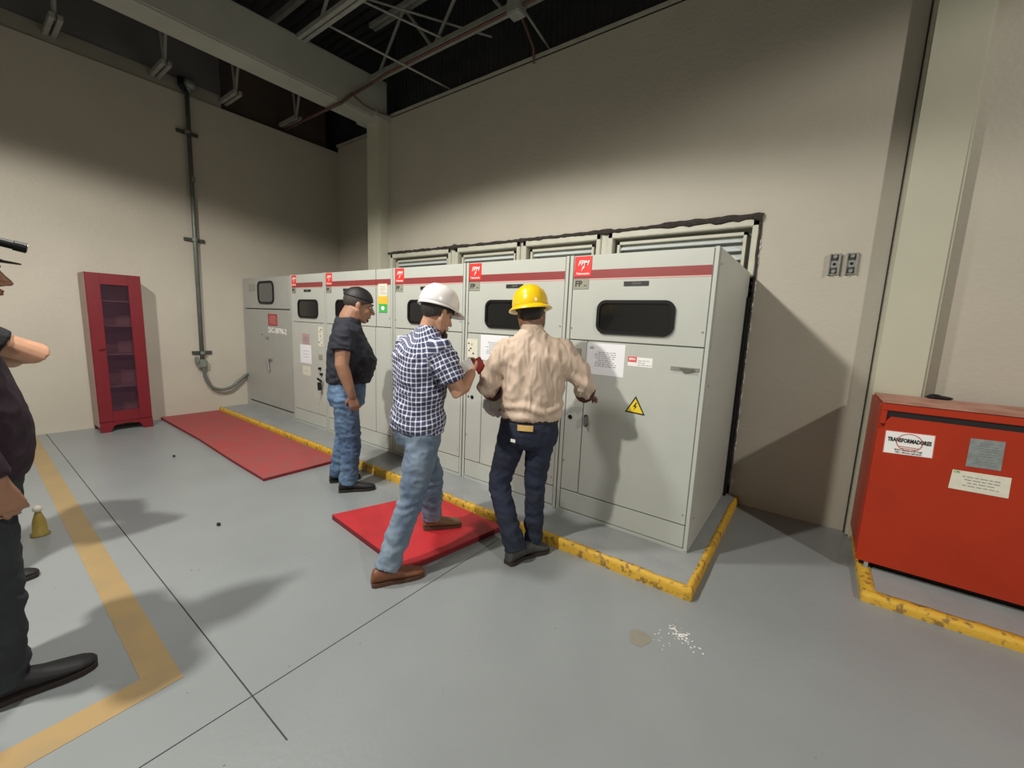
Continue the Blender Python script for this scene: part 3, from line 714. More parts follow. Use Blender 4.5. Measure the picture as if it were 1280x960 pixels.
obj('grommet', ell(ell(nb(), (1.12, 1.575, 1.165), (.07, 0, 0), (0, .03, 0), (0, 0, .014)), (1.10, 1.58, 1.172), (.035, 0, 0), (0, .022, 0), (0, 0, .014)), rubber_m, t, smooth=True)

# ------------------------------------------------------------------ red mats
def floor_mat(pts, z1, m, label):
    t = thing('rubber_mat', (sum(p[0] for p in pts)/len(pts), sum(p[1] for p in pts)/len(pts), 0), label, 'mat', 'red rubber floor mats')
    obj('mat_core', prism(nb(), [(p[0], p[1], .002) for p in pts], (0, 0, z1-.006)), mate_m, t)
    c = V((sum(p[0] for p in pts)/len(pts), sum(p[1] for p in pts)/len(pts), 0))
    obj('mat_surface', prism(nb(), [((p[0]-c.x)*1.001+c.x, (p[1]-c.y)*1.001+c.y, z1-.006) for p in pts], (0, 0, .006)), m, t)
floor_mat([(-6.885, -.715), (-5.4, -.722), (-4.3, -.765), (-3.56, -.78), (-3.56, -.025), (-6.885, -.02)], .032, mat1_m, 'long dusty red rubber mat on the floor before the left cabinets')
floor_mat([(-2.42, -.775), (-1.455, -.868), (-1.325, -.06), (-2.17, -.02)], .042, mat2_m, 'square bright red rubber mat under the walking men')

# ------------------------------------------------------------------ debris
b = nb(); rn = random.Random(11)
for k in range(90):
    x = .03+rn.gauss(0, .035); y = -.31+rn.gauss(0, .022)-(x-.03)*.5; s = rn.uniform(.0012, .0045)
    ell(b, (x, y, s*.5), (s*1.5, 0, 0), (0, s*1.2, 0), (0, 0, s*.7), 6, 4)
for k in range(14):
    x = -.04+rn.gauss(0, .03); y = -.40+rn.gauss(0, .03); s = rn.uniform(.0012, .004); ell(b, (x, y, s*.5), (s*1.3, 0, 0), (0, s, 0), (0, 0, s*.7), 6, 4)
tag(obj('plaster_crumbs', b, dust_m, kind='stuff'), 'white plaster crumbs scattered on the floor right of the red mat', 'debris')
b = nb(); prism(b, [(-.135+.05*math.cos(a)*(1+.2*math.sin(3*a)), -.465+.07*math.sin(a)*(1+.2*math.cos(2*a)), .0006) for a in [k*math.pi/9 for k in range(18)]], (0, 0, .0006))
obj('floor_stain', b, stain_m, fl)
for (x, y), lab in (((-4.915, -1.09), 'small black pebble on the floor between the locker and the dusty mat'), ((-2.94, -1.35), 'small black pebble on the floor left of the plaid-shirted man')):
    b = nb(); ell(b, (x, y, .009), (.018, 0, 0), (0, .013, 0), (0, 0, .010), 7, 5)
    for v in b.verts: v.co += V((rn.uniform(-.003, .003), rn.uniform(-.003, .003), rn.uniform(0, .003)))
    tag(obj('pebble', b, rubber_m, origin=(x, y, 0)), lab, 'pebble', 'pebbles on the floor')
b = nb()
for k in range(40):
    x = rn.uniform(-4.5, 1.2); y = rn.uniform(-2.2, -.2); s = rn.uniform(.002, .004)
    ell(b, (x, y, s*.5), (s, 0, 0), (0, s, 0), (0, 0, s*.7), 5, 4)
tag(obj('floor_grit', b, plate_m, kind='stuff'), 'tiny specks of grit scattered over the grey floor', 'grit')
# small yellow container behind the left men
t = thing('yellow_jug', (-3.66, -2.145, 0), 'small yellow container with pale cap on the floor behind the leftmost men', 'container')
obj('jug_body', loft(nb(), [((-3.66, -2.145, z), (r_*.75, 0, 0), (0, r_*.75, 0)) for z, r_ in ((.0, .060), (.008, .064), (.02, .05), (.10, .043), (.15, .025), (.165, .018))]), mat('jug_yellow', (.33, .24, .05), .5), t, smooth=True)
obj('jug_cap', ell(nb(), (-3.66, -2.145, .185), (.024, 0, 0), (0, .024, 0), (0, 0, .024)), cream_m, t, smooth=True)
# ================================================================== PEOPLE
class Fig:
    """local frame of a figure: u = picture-right direction, v = away, z = up; th = heading turned from u towards v"""
    def __init__(s, x, y, r, th):
        s.o = V((x, y, 0)); s.u = V((r[0], r[1], 0)).normalized(); s.v = V((-s.u.y, s.u.x, 0)); s.n = -s.v
        t = math.radians(th); s.F = s.u*math.cos(t)+s.v*math.sin(t); s.R = s.F.cross(V((0, 0, 1)))
    def P(s, u, w, z): return s.o+s.u*u+s.n*w+V((0, 0, z))
    def rings(s, tab, grow=0):
        """tab rows: u, w, z, half width (side), half depth (front-back)"""
        return [(s.P(u, w, z), s.R*(hw+grow), s.F*(hd+grow)) for u, w, z, hw, hd in tab]
def head_axes(f, yaw=0, pitch=0, roll=0):
    F, R, U = f.F.copy(), f.R.copy(), V((0, 0, 1))
    a = Matrix.Rotation(math.radians(yaw), 3, 'Z'); F = a @ F; R = a @ R
    b = Matrix.Rotation(math.radians(-pitch), 3, R); F = b @ F; U = b @ U
    c = Matrix.Rotation(math.radians(roll), 3, F); R = c @ R; U = c @ U
    return F, R, U
def head(bm, c, ax, k=1.0, jaw=1.0):
    F, R, U = ax
    p = lambda r, f, u: c+(R*r+F*f+U*u)*k
    e = lambda q, rr, rf, ru: ell(bm, p(*q), R*rr*k, F*rf*k, U*ru*k, 18, 12)
    e((0, -.014, .032), .077, .098, .088)
    e((0, .022, -.040), .060*jaw, .070, .078)
    e((0, .062, -.096), .030*jaw, .026, .024)
    for s in (-1, 1):
        tube(bm, (p(s*.062*jaw, -.008, -.045), p(s*.052*jaw, .015, -.085), p(s*.018*jaw, .065, -.103)), [.024*k, .024*k, .020*k], 10, sph=True)
        e((s*.036, .060, -.032), .025, .026, .026)
        e((s*.080, -.012, -.010), .010, .019, .033)
        e((s*.074, -.006, -.028), .010, .012, .014)
        e((s*.013, .100, -.036), .0105, .013, .0095)
    tube(bm, (p(-.042, .074, .022), p(0, .086, .022), p(.042, .074, .022)), [.010*k, .012*k, .010*k], 8, sph=True)
    tube(bm, (p(0, .084, .020), p(0, .103, -.010), p(0, .117, -.031)), [.009*k, .0105*k, .0125*k], 8, sph=True)
    e((0, .090, -.060), .026, .013, .0065); e((0, .088, -.073), .022, .013, .0075)
    e((0, .085, -.066), .028, .008, .012)
    return p
def face_parts(t, c, ax, k=1.0, brow=hair_m):
    F, R, U = ax
    p = lambda r, f, u: c+(R*r+F*f+U*u)*k
    for s in (-1, 1):
        b = nb(); ell(b, p(s*.031, .078, .004), R*.0115*k, F*.0095*k, U*.0075*k, 12, 8); ey = obj('eye', b, eye_m, t, smooth=True)
        b = nb(); ell(b, p(s*.031, .0860, .004), R*.0058*k, F*.0026*k, U*.0062*k, 10, 6); obj('iris', b, iris_m, ey, smooth=True)
        obj('eyebrow', tube(nb(), (p(s*.014, .097, .026), p(s*.032, .092, .031), p(s*.048, .078, .026)), [.004*k, .0048*k, .003*k], 6, sph=True), brow, t, smooth=True)
    b = nb(); ell(b, p(0, .1005, -.061), R*.021*k, F*.004*k, U*.0045*k, 12, 6); ell(b, p(0, .098, -.072), R*.018*k, F*.005*k, U*.0055*k, 12, 6)
    obj('mouth', remesh(b, .003, 2), lips_m, t, smooth=True)
def hand(bm, W, d, n, side, k=1.0, curl=(20, 25, 20), spread=4):
    """palm from wrist W along d, palm faces n, side=+1/-1 puts the thumb on +-(n x d); curl in degrees per joint"""
    d = d.normalized(); n = (n-d*n.dot(d)).normalized(); t = n.cross(d)*side
    P0 = W
    loft(bm, [(P0-d*.02, t*.026*k, n*.019*k), (P0+d*.01*k, t*.029*k, n*.018*k), (P0+d*.045*k, t*.038*k, n*.016*k), (P0+d*.085*k, t*.041*k, n*.013*k), (P0+d*.094*k, t*.036*k, n*.009*k)], 14)
    L = (.070, .079, .074, .058)
    for i in range(4):
        off = (.0315-.021*i)*k
        b = P0+d*(.084-(.006 if i in (0, 3) else 0))*k+t*off
        dd = (Matrix.Rotation(math.radians(spread*(1.5-i))*side, 3, n) @ d)
        axr = dd.cross(n).normalized()
        pts = [b-dd*.02*k, b]; cur = dd; pos = b
        for j, fr in enumerate((.45, .30, .25)):
            cur = Matrix.Rotation(math.radians(curl[j]+3*i), 3, axr) @ cur
            pos = pos+cur*L[i]*fr*k; pts.append(pos)
        tube(bm, pts, [.0098*k, .0096*k, .0088*k, .0080*k, .0070*k], 9, sph=True)
    b = P0+d*.022*k+t*.026*k
    td = (d*.62+t*.70+n*.35).normalized()
    e1 = b+td*.042*k; e2 = e1+(d*.85+t*.25+n*.35).normalized()*.034*k; e3 = e2+(d*.9+t*.02+n*.45).normalized()*.024*k
    tube(bm, (b, e1, e2, e3), [.0145*k, .0125*k, .0105*k, .0085*k], 9, sph=True)
def shoe(t, heel, toe, m, sm, hgt=.085, k=1.0):
    heel, toe = V(heel), V(toe); z0 = heel.z; d = toe-heel; d.z = 0; L = d.length; d.normalize(); s = V((d.y, -d.x, 0))
    prof = ((.0, .026, .045), (.04, .036, hgt), (.18, .040, hgt*1.12), (.36, .038, hgt*1.02), (.52, .043, hgt*.78), (.70, .049, hgt*.62), (.86, .046, hgt*.50), (.96, .033, hgt*.38), (1.0, .018, hgt*.25))
    b = nb()
    rings = []
    for f, wd, h in prof:
        c = heel+d*(f*L)+V((0, 0, .012+h/2)); rings.append((c, s*wd*k, V((0, 0, h/2))))
    loft(b, rings, 18)
    o = obj('shoe', remesh(b, .006, 3), m, t, smooth=True)
    b = nb(); n = 20; top = []; bot = []
    outline = []
    for sd in (1, -1):
        seq = prof if sd == 1 else prof[::-1]
        for f, wd, h in seq: outline.append(heel+d*(f*L)+s*(wd+.004)*k*sd)
    prism(b, [(p.x, p.y, z0+.001) for p in outline], (0, 0, .022))
    obj('sole', b, sm, o)
def cloth_noise(amp, sc, seed=0, extra=None):
    off = V((seed*7.3, seed*3.1, seed*1.7))
    def fn(co, n):
        q = V((co.x*sc[0], co.y*sc[1], co.z*sc[2]))+off
        a = noise.noise(q); r = 1-abs(noise.noise(q*1.7+V((5, 1, 9))))*2.2
        v = amp*(.7*a+.55*(r-.5))
        if extra: v += extra(co)
        return v
    return fn
def joint_folds(pts, amp, freq, rad):
    """ring-like folds around joints"""
    def ex(co):
        v = 0
        for p, dr in pts:
            q = co-V(p); dd = q.length
            if dd < rad*2: v += amp*.8*math.exp(-(dd/rad)**2)*math.sin(q.dot(V(dr))*freq+7*noise.noise(co*7))
        return v
    return ex
def person(x, y, label):
    return thing('person', (x, y, 0), label, 'person', 'men in the switch room')
def leg_shape(bm, hip, knee, ankle, rs, sph=True):
    tube(bm, (hip, hip.lerp(knee, .5), knee, knee.lerp(ankle, .35), ankle), rs, 16, sph=sph)
UP = V((0, 0, 1))
def hair_cap(c, ax, k, grow, cut, tilt, m, t, name='hair', front=0):
    F, R, U = ax; b = nb()
    ell(b, c+(F*(-.014+front)+U*.032)*k, R*(.077+grow)*k, F*(.098+grow)*k, U*(.088+grow)*k, 28, 18)
    nrm = (U*math.cos(math.radians(tilt))+F*math.sin(math.radians(tilt))).normalized()
    bmesh.ops.bisect_plane(b, geom=b.verts[:]+b.edges[:]+b.faces[:], plane_co=c+U*cut*k, plane_no=nrm, clear_inner=True)
    es = [e for e in b.edges if e.is_boundary]
    if es: bmesh.ops.holes_fill(b, edges=es)
    return obj(name, b, m, t, smooth=False) if t else b
def smooth_by(o):
    o.data.polygons.foreach_set('use_smooth', [True]*len(o.data.polygons)); return o

# ---------- man in black t-shirt (profile, arms hanging)
f = Fig(-2.95, -.36, (.519, .855), 4); P = f.P
t = person(-2.95, -.36, 'man in black t-shirt and light blue jeans with black cap, standing side-on with arms hanging')
hc = P(.158, 0, 1.645); ax = head_axes(f, pitch=15); k = 1.17
b = nb(); head(b, hc, ax, k, 1.12)
tube(b, (P(.045, 0, 1.42), P(.085, 0, 1.53), P(.130, 0, 1.62)), [.085, .092, .086], 14)
loft(b, f.rings([(.05, 0, .80, .15, .12), (.07, 0, 1.0, .155, .13), (.09, 0, 1.16, .165, .17), (.06, 0, 1.32, .175, .13), (.055, 0, 1.42, .16, .085), (.065, 0, 1.50, .08, .05)]))
sR, eR, wR = P(.035, .185, 1.415), P(.01, .235, 1.14), P(.085, .23, .88)
sL, eL, wL = P(.04, -.185, 1.415), P(.04, -.24, 1.14), P(.11, -.22, .88)
for s_, e_, w_, sd in ((sR, eR, wR, 1), (sL, eL, wL, -1)):
    tube(b, (s_, s_.lerp(e_, .6), e_, e_.lerp(w_, .3), w_), [.058, .062, .055, .053, .034], 14, sph=True)
    hand(b, w_, (w_-e_).normalized()+V((0, 0, -.4)), -f.n*sd+f.F*.2, sd, 1.08, (18, 30, 25))
hipR, kR, aR = P(.035, .095, .84), P(.075, .10, .45), P(.045, .115, .09)
hipL, kL, aL = P(.035, -.095, .84), P(.02, -.10, .45), P(-.045, -.12, .09)
for h_, q_, a_ in ((hipR, kR, aR), (hipL, kL, aL)): leg_shape(b, h_, q_, a_, [.08, .07, .055, .05, .04])
body = obj('body', remesh(b, .0062, 3), skin_m, t, smooth=True)
face_parts(t, hc, ax, k)
o = hair_cap(hc, ax, k, .007, .000, -26, hairg_m, t)
o = smooth_by(hair_cap(hc, ax, k, .013, .046, 0, hair_m, None or t, 'cap'))
F_, R_, U_ = ax
obj('cap_strap', tube(nb(), (hc+(F_*-.105+U_*.065)*k, hc+(F_*-.122+U_*.058)*k), .007, 8, sph=True), hair_m, o)
b = nb(); ell(b, hc+(F_*.074-U_*.095)*k, R_*.028*k, F_*.024*k, U_*.016*k); ell(b, hc+(F_*.098-U_*.050)*k, R_*.024*k, F_*.006*k, U_*.004*k)
obj('goatee', remesh(b, .004, 1), beard_m, t, smooth=True)
b = nb()
loft(b, f.rings([(.066, 0, .965, .185, .178), (.070, 0, 1.0, .192, .188), (.085, 0, 1.08, .20, .205), (.096, 0, 1.16, .205, .208), (.080, 0, 1.26, .21, .185), (.066, 0, 1.36, .215, .15), (.062, 0, 1.43, .19, .118), (.058, 0, 1.49, .14, .108), (.068, 0, 1.54, .100, .098)]), 30)
for s_, e_, sd in ((sR, eR, 1), (sL, eL, -1)):
    m_ = s_.lerp(e_, .55); tube(b, (s_+UP*.0-f.R*sd*.04, s_, m_), [.075, .092, .098], 18, sph=False)
    ell(b, s_-f.R*sd*.01, V((.078, 0, 0)), V((0, .078, 0)), V((0, 0, .075)))
me = remesh(b, .009, 3); folds(me, cloth_noise(.016, (7, 7, 11), 1, joint_folds([(P(-.06, .1, 1.06), (0, 0, 1))], .006, 60, .14)))
obj('t_shirt', me, tee_m, t, smooth=True)
b = nb()
loft(b, f.rings([(.048, 0, .76, .17, .145), (.045, 0, .84, .185, .160), (.056, 0, .93, .178, .158), (.06, 0, 1.02, .165, .150)]), 26)
leg_shape(b, hipR, kR, aR-UP*.03, [.108, .098, .084, .082, .078], False); leg_shape(b, hipL, kL, aL-UP*.03, [.108, .096, .080, .078, .074], False)
me = remesh(b, .009, 3); folds(me, cloth_noise(.010, (10, 10, 15), 2, joint_folds([(kR, (0, 0, 1)), (kL, (0, 0, 1)), (aR+UP*.08, (0, 0, 1)), (aL+UP*.08, (0, 0, 1)), (hipR-UP*.04, f.u*.6+UP)], .008, 75, .12)))
obj('jeans', me, jeansl_m, t, smooth=True)
shoe(t, P(-.035, .13, 0), P(.275, .15, 0), shoek_m, sole_m); shoe(t, P(-.115, -.12, 0), P(.16, -.16, 0), shoek_m, sole_m)

# ---------- man in plaid shirt and white helmet
f = Fig(-1.55, -.62, (.672, .741), 32); P = f.P
t = person(-1.55, -.62, 'man in plaid short-sleeved shirt, faded jeans and white hard hat, striding over the red mat')
hc = P(.060, .0, 1.588); ax = head_axes(f, pitch=20, yaw=4); k = 1.04
b = nb(); head(b, hc, ax, k, 1.05)
tube(b, (P(-.03, 0, 1.38), P(.0, 0, 1.46), P(.035, 0, 1.56)), [.085, .066, .062], 14)
loft(b, f.rings([(-.05, 0, .80, .13, .10), (-.055, 0, 1.0, .145, .11), (-.05, 0, 1.15, .16, .12), (-.04, 0, 1.30, .17, .11), (-.035, 0, 1.38, .16, .085), (-.02, 0, 1.45, .08, .05)]))
sR, eR, wR = P(.075, .155, 1.365), P(.185, .215, 1.125), P(.275, .03, 1.215)
sL, eL, wL = P(-.125, -.155, 1.365), P(.02, -.24, 1.13), P(.21, -.20, 1.2)
for s_, e_, w_, sd in ((sR, eR, wR, 1), (sL, eL, wL, -1)):
    tube(b, (s_, s_.lerp(e_, .6), e_, e_.lerp(w_, .3), w_), [.056, .052, .046, .048, .031], 14, sph=True)
    hand(b, w_, (w_-e_).normalized()*1.0+UP*.15+f.v*.1, UP*.55-f.R*sd*.6, sd, 1.05, (25, 35, 25))
hipR, kR, aR = P(-.01, .085, .84), P(-.085, .20, .465), P(-.225, .30, .10)
hipL, kL, aL = P(-.10, -.07, .84), P(.045, -.14, .50), P(.045, -.235, .15)
for h_, q_, a_ in ((hipR, kR, aR), (hipL, kL, aL)): leg_shape(b, h_, q_, a_, [.08, .07, .055, .05, .04])
obj('body', remesh(b, .0062, 3), skin2_m, t, smooth=True)
face_parts(t, hc, ax, k)
F_, R_, U_ = ax
hair_cap(hc, ax, k, .006, -.006, -32, hairg_m, t)
b = nb()
for s in (-1, 1): tube(b, tuple(hc+(R_*r+F_*ff+U_*u)*k for r, ff, u in ((s*.070, .008, -.045), (s*.058, .025, -.085), (s*.026, .068, -.108), (0, .082, -.108))), [.010*k, .016*k, .022*k, .026*k], 8, sph=True)
ell(b, hc+(F_*.092-U_*.112)*k, R_*.028, F_*.024, U_*.030)
obj('beard', remesh(b, .005, 2), beard_m, t, smooth=True)
def plaid_uv(me, f, arms):
    at = me.attributes.new('cloth', 'FLOAT_VECTOR', 'POINT')
    out = []
    for v in me.vertices:
        co = v.co; best = None
        q = co-f.P(-.045, 0, 0); a = math.atan2(q.dot(f.R), -q.dot(f.F)); uv = (a*.19+3, co.z+.02*math.sin(a*2), 0)
        for s_, e_ in arms:
            d = e_-s_; tt = (co-s_).dot(d)/d.length_squared
            rad = (co-(s_+d*tt)).length
            if tt > .05 and rad < .098 and (co-f.P(-.045, 0, co.z)).dot((s_-f.P(-.045, 0, s_.z)).normalized()) > .15:
                x_ = f.v; y_ = d.normalized().cross(x_).normalized(); x2 = y_.cross(d.normalized())
                qq = co-s_; uv = (math.atan2(qq.dot(x2), qq.dot(y_))*.085+1, tt*d.length+2, 0)
        out += uv
    at.data.foreach_set('vector', out)
b = nb()
loft(b, f.rings([(-.05, 0, .845, .190, .150), (-.052, 0, .865, .200, .160), (-.056, 0, .92, .200, .160), (-.050, 0, 1.0, .185, .150), (-.045, 0, 1.10, .19, .150), (-.042, 0, 1.22, .205, .155), (-.042, 0, 1.32, .215, .145), (-.035, 0, 1.385, .185, .115), (-.02, 0, 1.44, .115, .085), (.0, 0, 1.49, .078, .072)]), 32)
for s_, e_, sd in ((sR, eR, 1), (sL, eL, -1)):
    m_ = s_.lerp(e_, .74); tube(b, (s_-f.R*sd*.05, s_, m_), [.072, .080, .078], 18, sph=False)
    ell(b, s_, V((.079, 0, 0)), V((0, .079, 0)), V((0, 0, .075)))
me = remesh(b, .0075, 4); plaid_uv(me, f, ((sR, eR), (sL, eL)))
folds(me, cloth_noise(.018, (6, 6, 10), 3, joint_folds([(P(-.1, .1, .93), (0, 0, 1)), (sR+V((0, 0, -.12)), f.u+UP)], .007, 55, .16)))
obj('plaid_shirt', me, plaid_m, t, smooth=True)
loft(b := nb(), [(P(.0, 0, 1.475), f.R*.076, f.F*.070), (P(.004, 0, 1.50), f.R*.074, f.F*.068), (P(.006, 0, 1.512), f.R*.066, f.F*.060)], 24)
me = remesh(b, .006, 1); plaid_uv(me, f, ()); obj('collar', me, plaid_m, t, smooth=True)
b = nb()
loft(b, f.rings([(-.055, 0, .76, .15, .125), (-.055, 0, .83, .172, .145), (-.055, 0, .90, .168, .14), (-.05, 0, .95, .15, .125)]), 26)
leg_shape(b, hipR, kR, aR-UP*.02, [.105, .096, .076, .074, .072], False); leg_shape(b, hipL, kL, aL-UP*.02, [.105, .094, .076, .074, .072], False)
me = remesh(b, .009, 3); folds(me, cloth_noise(.010, (10, 10, 14), 4, joint_folds([(kR, (0, 0, 1)), (kL, (0, 0, 1)), (aR+UP*.07, (0, 0, 1)), (aL+UP*.07, (0, 0, 1)), (hipR-UP*.05, f.u*.5+UP)], .008, 70, .12)))
obj('jeans', me, jeansf_m, t, smooth=True)
obj('belt', loft(nb(), f.rings([(-.053, 0, .885, .172, .143), (-.053, 0, .92, .170, .141)]), 28), belt_m, t)
for a_, c_ in ((P(-.215, .12, .74), .03), (P(-.195, .16, .70), .02)):
    pass
shoe(t, P(-.305, .325, 0), P(-.005, .25, 0), shoeb_m, soleb_m, .085, 1.0)
shoe(t, P(-.015, -.235, .043), P(.26, -.265, .043), shoet_m, soleb_m, .080, 1.0)
# helmet builder
def helmet(name, c, ax, m, label, full, k=1.0, band=(.04, .01, .05)):
    F, R, U = ax; cc = c+U*.035*k
    t = thing(name, tuple(cc), label, 'helmet')
    N = 40
    def rg(hr, hf, u, fo=0): return (cc+U*u*k+F*fo*k, R*hr*k, F*hf*k)
    b = nb()
    rings = [rg(.110, .136, -.006), rg(.112, .138, .006), rg(.1105, .136, .03), rg(.104, .128, .062), rg(.090, .110, .092), rg(.066, .080, .115), rg(.036, .044, .127), rg(.012, .014, .130)]
    loft(b, rings, N)
    for v in b.verts:       # raised crown ridges running front to back
        q = v.co-cc; r_ = q.dot(R)/k; u_ = q.dot(U)/k
        if u_ > .02:
            for rc, wd in ((0, .014), (-.036, .008), (.036, .008)): v.co += U*.007*k*math.exp(-((r_-rc)/wd)**2)*min(1, (u_-.02)/.04)
    obj('shell', b, m, t, smooth=True)
    b = nb(); R1 = []; R2 = []; R3 = []; R4 = []
    for i in range(N):
        a = 2*math.pi*i/N; ca, sa = math.cos(a), math.sin(a)
        front = max(0, sa)
        ext = .026+.030*front**2 if full else .007+.058*front**1.5
        drop = -.012-.010*(sa < 0)*abs(sa)-(.012*front if not full else .006)
        for lst, hr, hf, e, dz in ((R1, .108, .134, 0, .004), (R2, .108, .134, ext, drop+.003), (R3, .108, .134, ext, drop-.003), (R4, .104, .130, 0, -.006)):
            lst.append(b.verts.new(cc+R*(ca*(hr+e))*k+F*(sa*(hf+e))*k+U*dz*k))
    for A, B in ((R1, R2), (R2, R3), (R3, R4), (R4, R1)):
        for i in range(N): b.faces.new((A[i], A[(i+1) % N], B[(i+1) % N], B[i]))
    obj('brim', b, m, t, smooth=True)
    obj('headband', loft(nb(), [rg(.092, .114, -.016), rg(.096, .118, 0)], 28, cap=False), rubber_m, t, 'dark inner headband')
    return t
helmet('hard_hat', hc+ax[0]*-.005+ax[2]*.012, head_axes(f, pitch=17, yaw=4), hatw_m, 'white hard hat worn by the man in the plaid shirt', False, .98)
# card and red case held
g = thing('red_wallet', tuple(P(.315, -.045, 1.265)), 'dark red wallet case held up by the man in the plaid shirt', 'wallet')
c0 = P(.335, -.045, 1.262); dx = (f.u*.80+UP*.45).normalized(); dy = (UP*.85-f.u*.45+f.n*.2).normalized()
def slab(c, a, b_, hx, hy, th, m, name, par):
    nn = a.cross(b_).normalized(); b__ = nn.cross(a).normalized()
    return obj(name, prism(nb(), [c+a*hx*sx+b__*hy*sy-nn*th/2 for sx, sy in ((-1, -1), (1, -1), (1, 1), (-1, 1))], nn*th), m, par)
slab(c0, dx, dy, .032, .052, .012, phone_m, 'case_cover', g)
slab(c0+f.n*.007+dy*.005, dx, dy, .024, .040, .004, signred_m, 'case_flap', g)
g = thing('white_card', tuple(P(.25, 0, 1.27)), 'blank white folded card held beside the red wallet', 'card')
slab(P(.255, .01, 1.268), dx, dy, .034, .040, .003, white_m, 'card_sheet', g)

# ---------- man in tan shirt and yellow helmet, seen from behind
f = Fig(-.95, -.08, (.862, .506), 90); P = f.P
t = person(-.95, -.08, 'man in crumpled tan shirt, dark jeans and yellow hard hat, seen from behind')
hc = P(-.165, -.02, 1.612); ax = head_axes(f, pitch=8, yaw=12, roll=-6); k = 1.0
b = nb(); head(b, hc, ax, k)
tube(b, (P(-.145, 0, 1.43), P(-.152, -.005, 1.50), P(-.160, -.01, 1.58)), [.080, .064, .060], 14)
loft(b, f.rings([(-.145, 0, .80, .13, .09), (-.13, 0, 1.0, .14, .10), (-.13, 0, 1.2, .155, .10), (-.13, 0, 1.34, .17, .09), (-.135, 0, 1.42, .12, .07), (-.145, 0, 1.49, .08, .05)]))
sR, eR, wR = P(.045, 0, 1.385), P(.205, -.02, 1.175), P(.232, -.20, 1.055)
sL, eL, wL = P(-.310, 0, 1.375), P(-.425, .02, 1.145), P(-.40, -.19, 1.035)
for s_, e_, w_, sd in ((sR, eR, wR, 1), (sL, eL, wL, -1)):
    tube(b, (s_, s_.lerp(e_, .6), e_, e_.lerp(w_, .3), w_), [.052, .048, .042, .042, .030], 14, sph=True)
hand(b, wR, f.v*.75+f.u*.5-UP*.05, -UP+f.u*.1, -1, 1.0, (18, 25, 20))
hand(b, wL, f.v*.8-UP*.45, f.R+UP*.2, 1, 1.0, (35, 40, 30))
hipR, kR, aR = P(-.055, 0, .84), P(-.080, -.01, .48), P(-.070, .03, .10)
hipL, kL, aL = P(-.235, 0, .84), P(-.325, .03, .47), P(-.180, .17, .10)
for h_, q_, a_ in ((hipR, kR, aR), (hipL, kL, aL)): leg_shape(b, h_, q_, a_, [.08, .07, .052, .048, .038])
obj('body', remesh(b, .0062, 3), skin3_m, t, smooth=True)
face_parts(t, hc, ax, k)
hair_cap(hc, ax, k, .006, -.040, -30, hair_m, t)
b = nb()
loft(b, f.rings([(-.135, 0, .925, .185, .130), (-.132, 0, .95, .198, .145), (-.130, 0, 1.0, .205, .150), (-.128, 0, 1.10, .200, .145), (-.128, 0, 1.25, .212, .142), (-.128, 0, 1.34, .220, .135), (-.130, 0, 1.40, .200, .115), (-.136, 0, 1.45, .150, .095), (-.144, 0, 1.485, .100, .080), (-.148, 0, 1.515, .074, .068), (-.15, 0, 1.53, .066, .06)]), 32)
for s_, e_, w_, sd in ((sR, eR, wR, 1), (sL, eL, wL, -1)):
    m_ = e_.lerp(w_, .45); tube(b, (s_-f.R*sd*.06, s_, s_.lerp(e_, .5), e_, m_), [.085, .086, .084, .080, .070], 18, sph=False)
    ell(b, s_, V((.080, 0, 0)), V((0, .080, 0)), V((0, 0, .074))); ell(b, e_, V((.078, 0, 0)), V((0, .078, 0)), V((0, 0, .078)))
    q_ = P(-.13+.13*sd, 0, 1.31); tube(b, (q_, s_.lerp(e_, .30)-UP*.03), [.115, .085], 16, sph=True)
me = remesh(b, .0085, 16)
def tan_extra(co):
    q = co-P(-.13, 0, 0); u = q.dot(f.u); z = co.z
    v = .010*math.sin(u*42+3*noise.noise(V((u*3, z*4, 2)))+(z-1.2)*9*(1 if u > 0 else -1))*math.exp(-((z-1.22)/.16)**2)
    v += .010*math.sin(z*75+4*noise.noise(V((u*6, z*3, 5))))*math.exp(-((z-1.0)/.06)**2)
    for e_ in (eR, eL):
        d = (co-e_).length; v += .012*math.exp(-(d/.13)**2)*math.sin(z*62+u*30+2*noise.noise(co*8))
    return v
folds(me, cloth_noise(.015, (17, 17, 6), 5, tan_extra)); obj('work_shirt', me, tan_m, t, smooth=True)
obj('collar', remesh(loft(nb(), [(P(-.150, 0, 1.50), f.R*.073, f.F*.066), (P(-.152, 0, 1.53), f.R*.070, f.F*.064), (P(-.153, -.002, 1.545), f.R*.062, f.F*.056)], 24), .006, 1), tan_m, t, smooth=True)
for e_, w_ in ((eR, wR), (eL, wL)):
    a_ = e_.lerp(w_, .38); b_ = e_.lerp(w_, .78)
    me = remesh(tube(nb(), (a_, b_), [.072, .064], 18), .006, 2); folds(me, cloth_noise(.006, (20, 20, 20), 6)); obj('cuff', me, cuff_m, t, 'rolled dark maroon cuff', smooth=True)
b = nb()
loft(b, f.rings([(-.145, 0, .735, .165, .110), (-.145, 0, .77, .190, .135), (-.142, 0, .84, .198, .145), (-.138, 0, .90, .192, .135), (-.135, 0, .95, .18, .125)]), 28)
leg_shape(b, hipR, kR, aR-UP*.03, [.098, .086, .070, .068, .064], False); leg_shape(b, hipL, kL, aL-UP*.03, [.100, .090, .075, .072, .070], False)
me = remesh(b, .009, 3); folds(me, cloth_noise(.010, (9, 9, 12), 7, joint_folds([(kR, (0, 0, 1)), (kL, (0, 0, 1)), (aR+UP*.07, (0, 0, 1)), (aL+UP*.1, (0, 0, 1))], .008, 66, .12)))
jn = obj('jeans', me, jeansd_m, t, smooth=True)
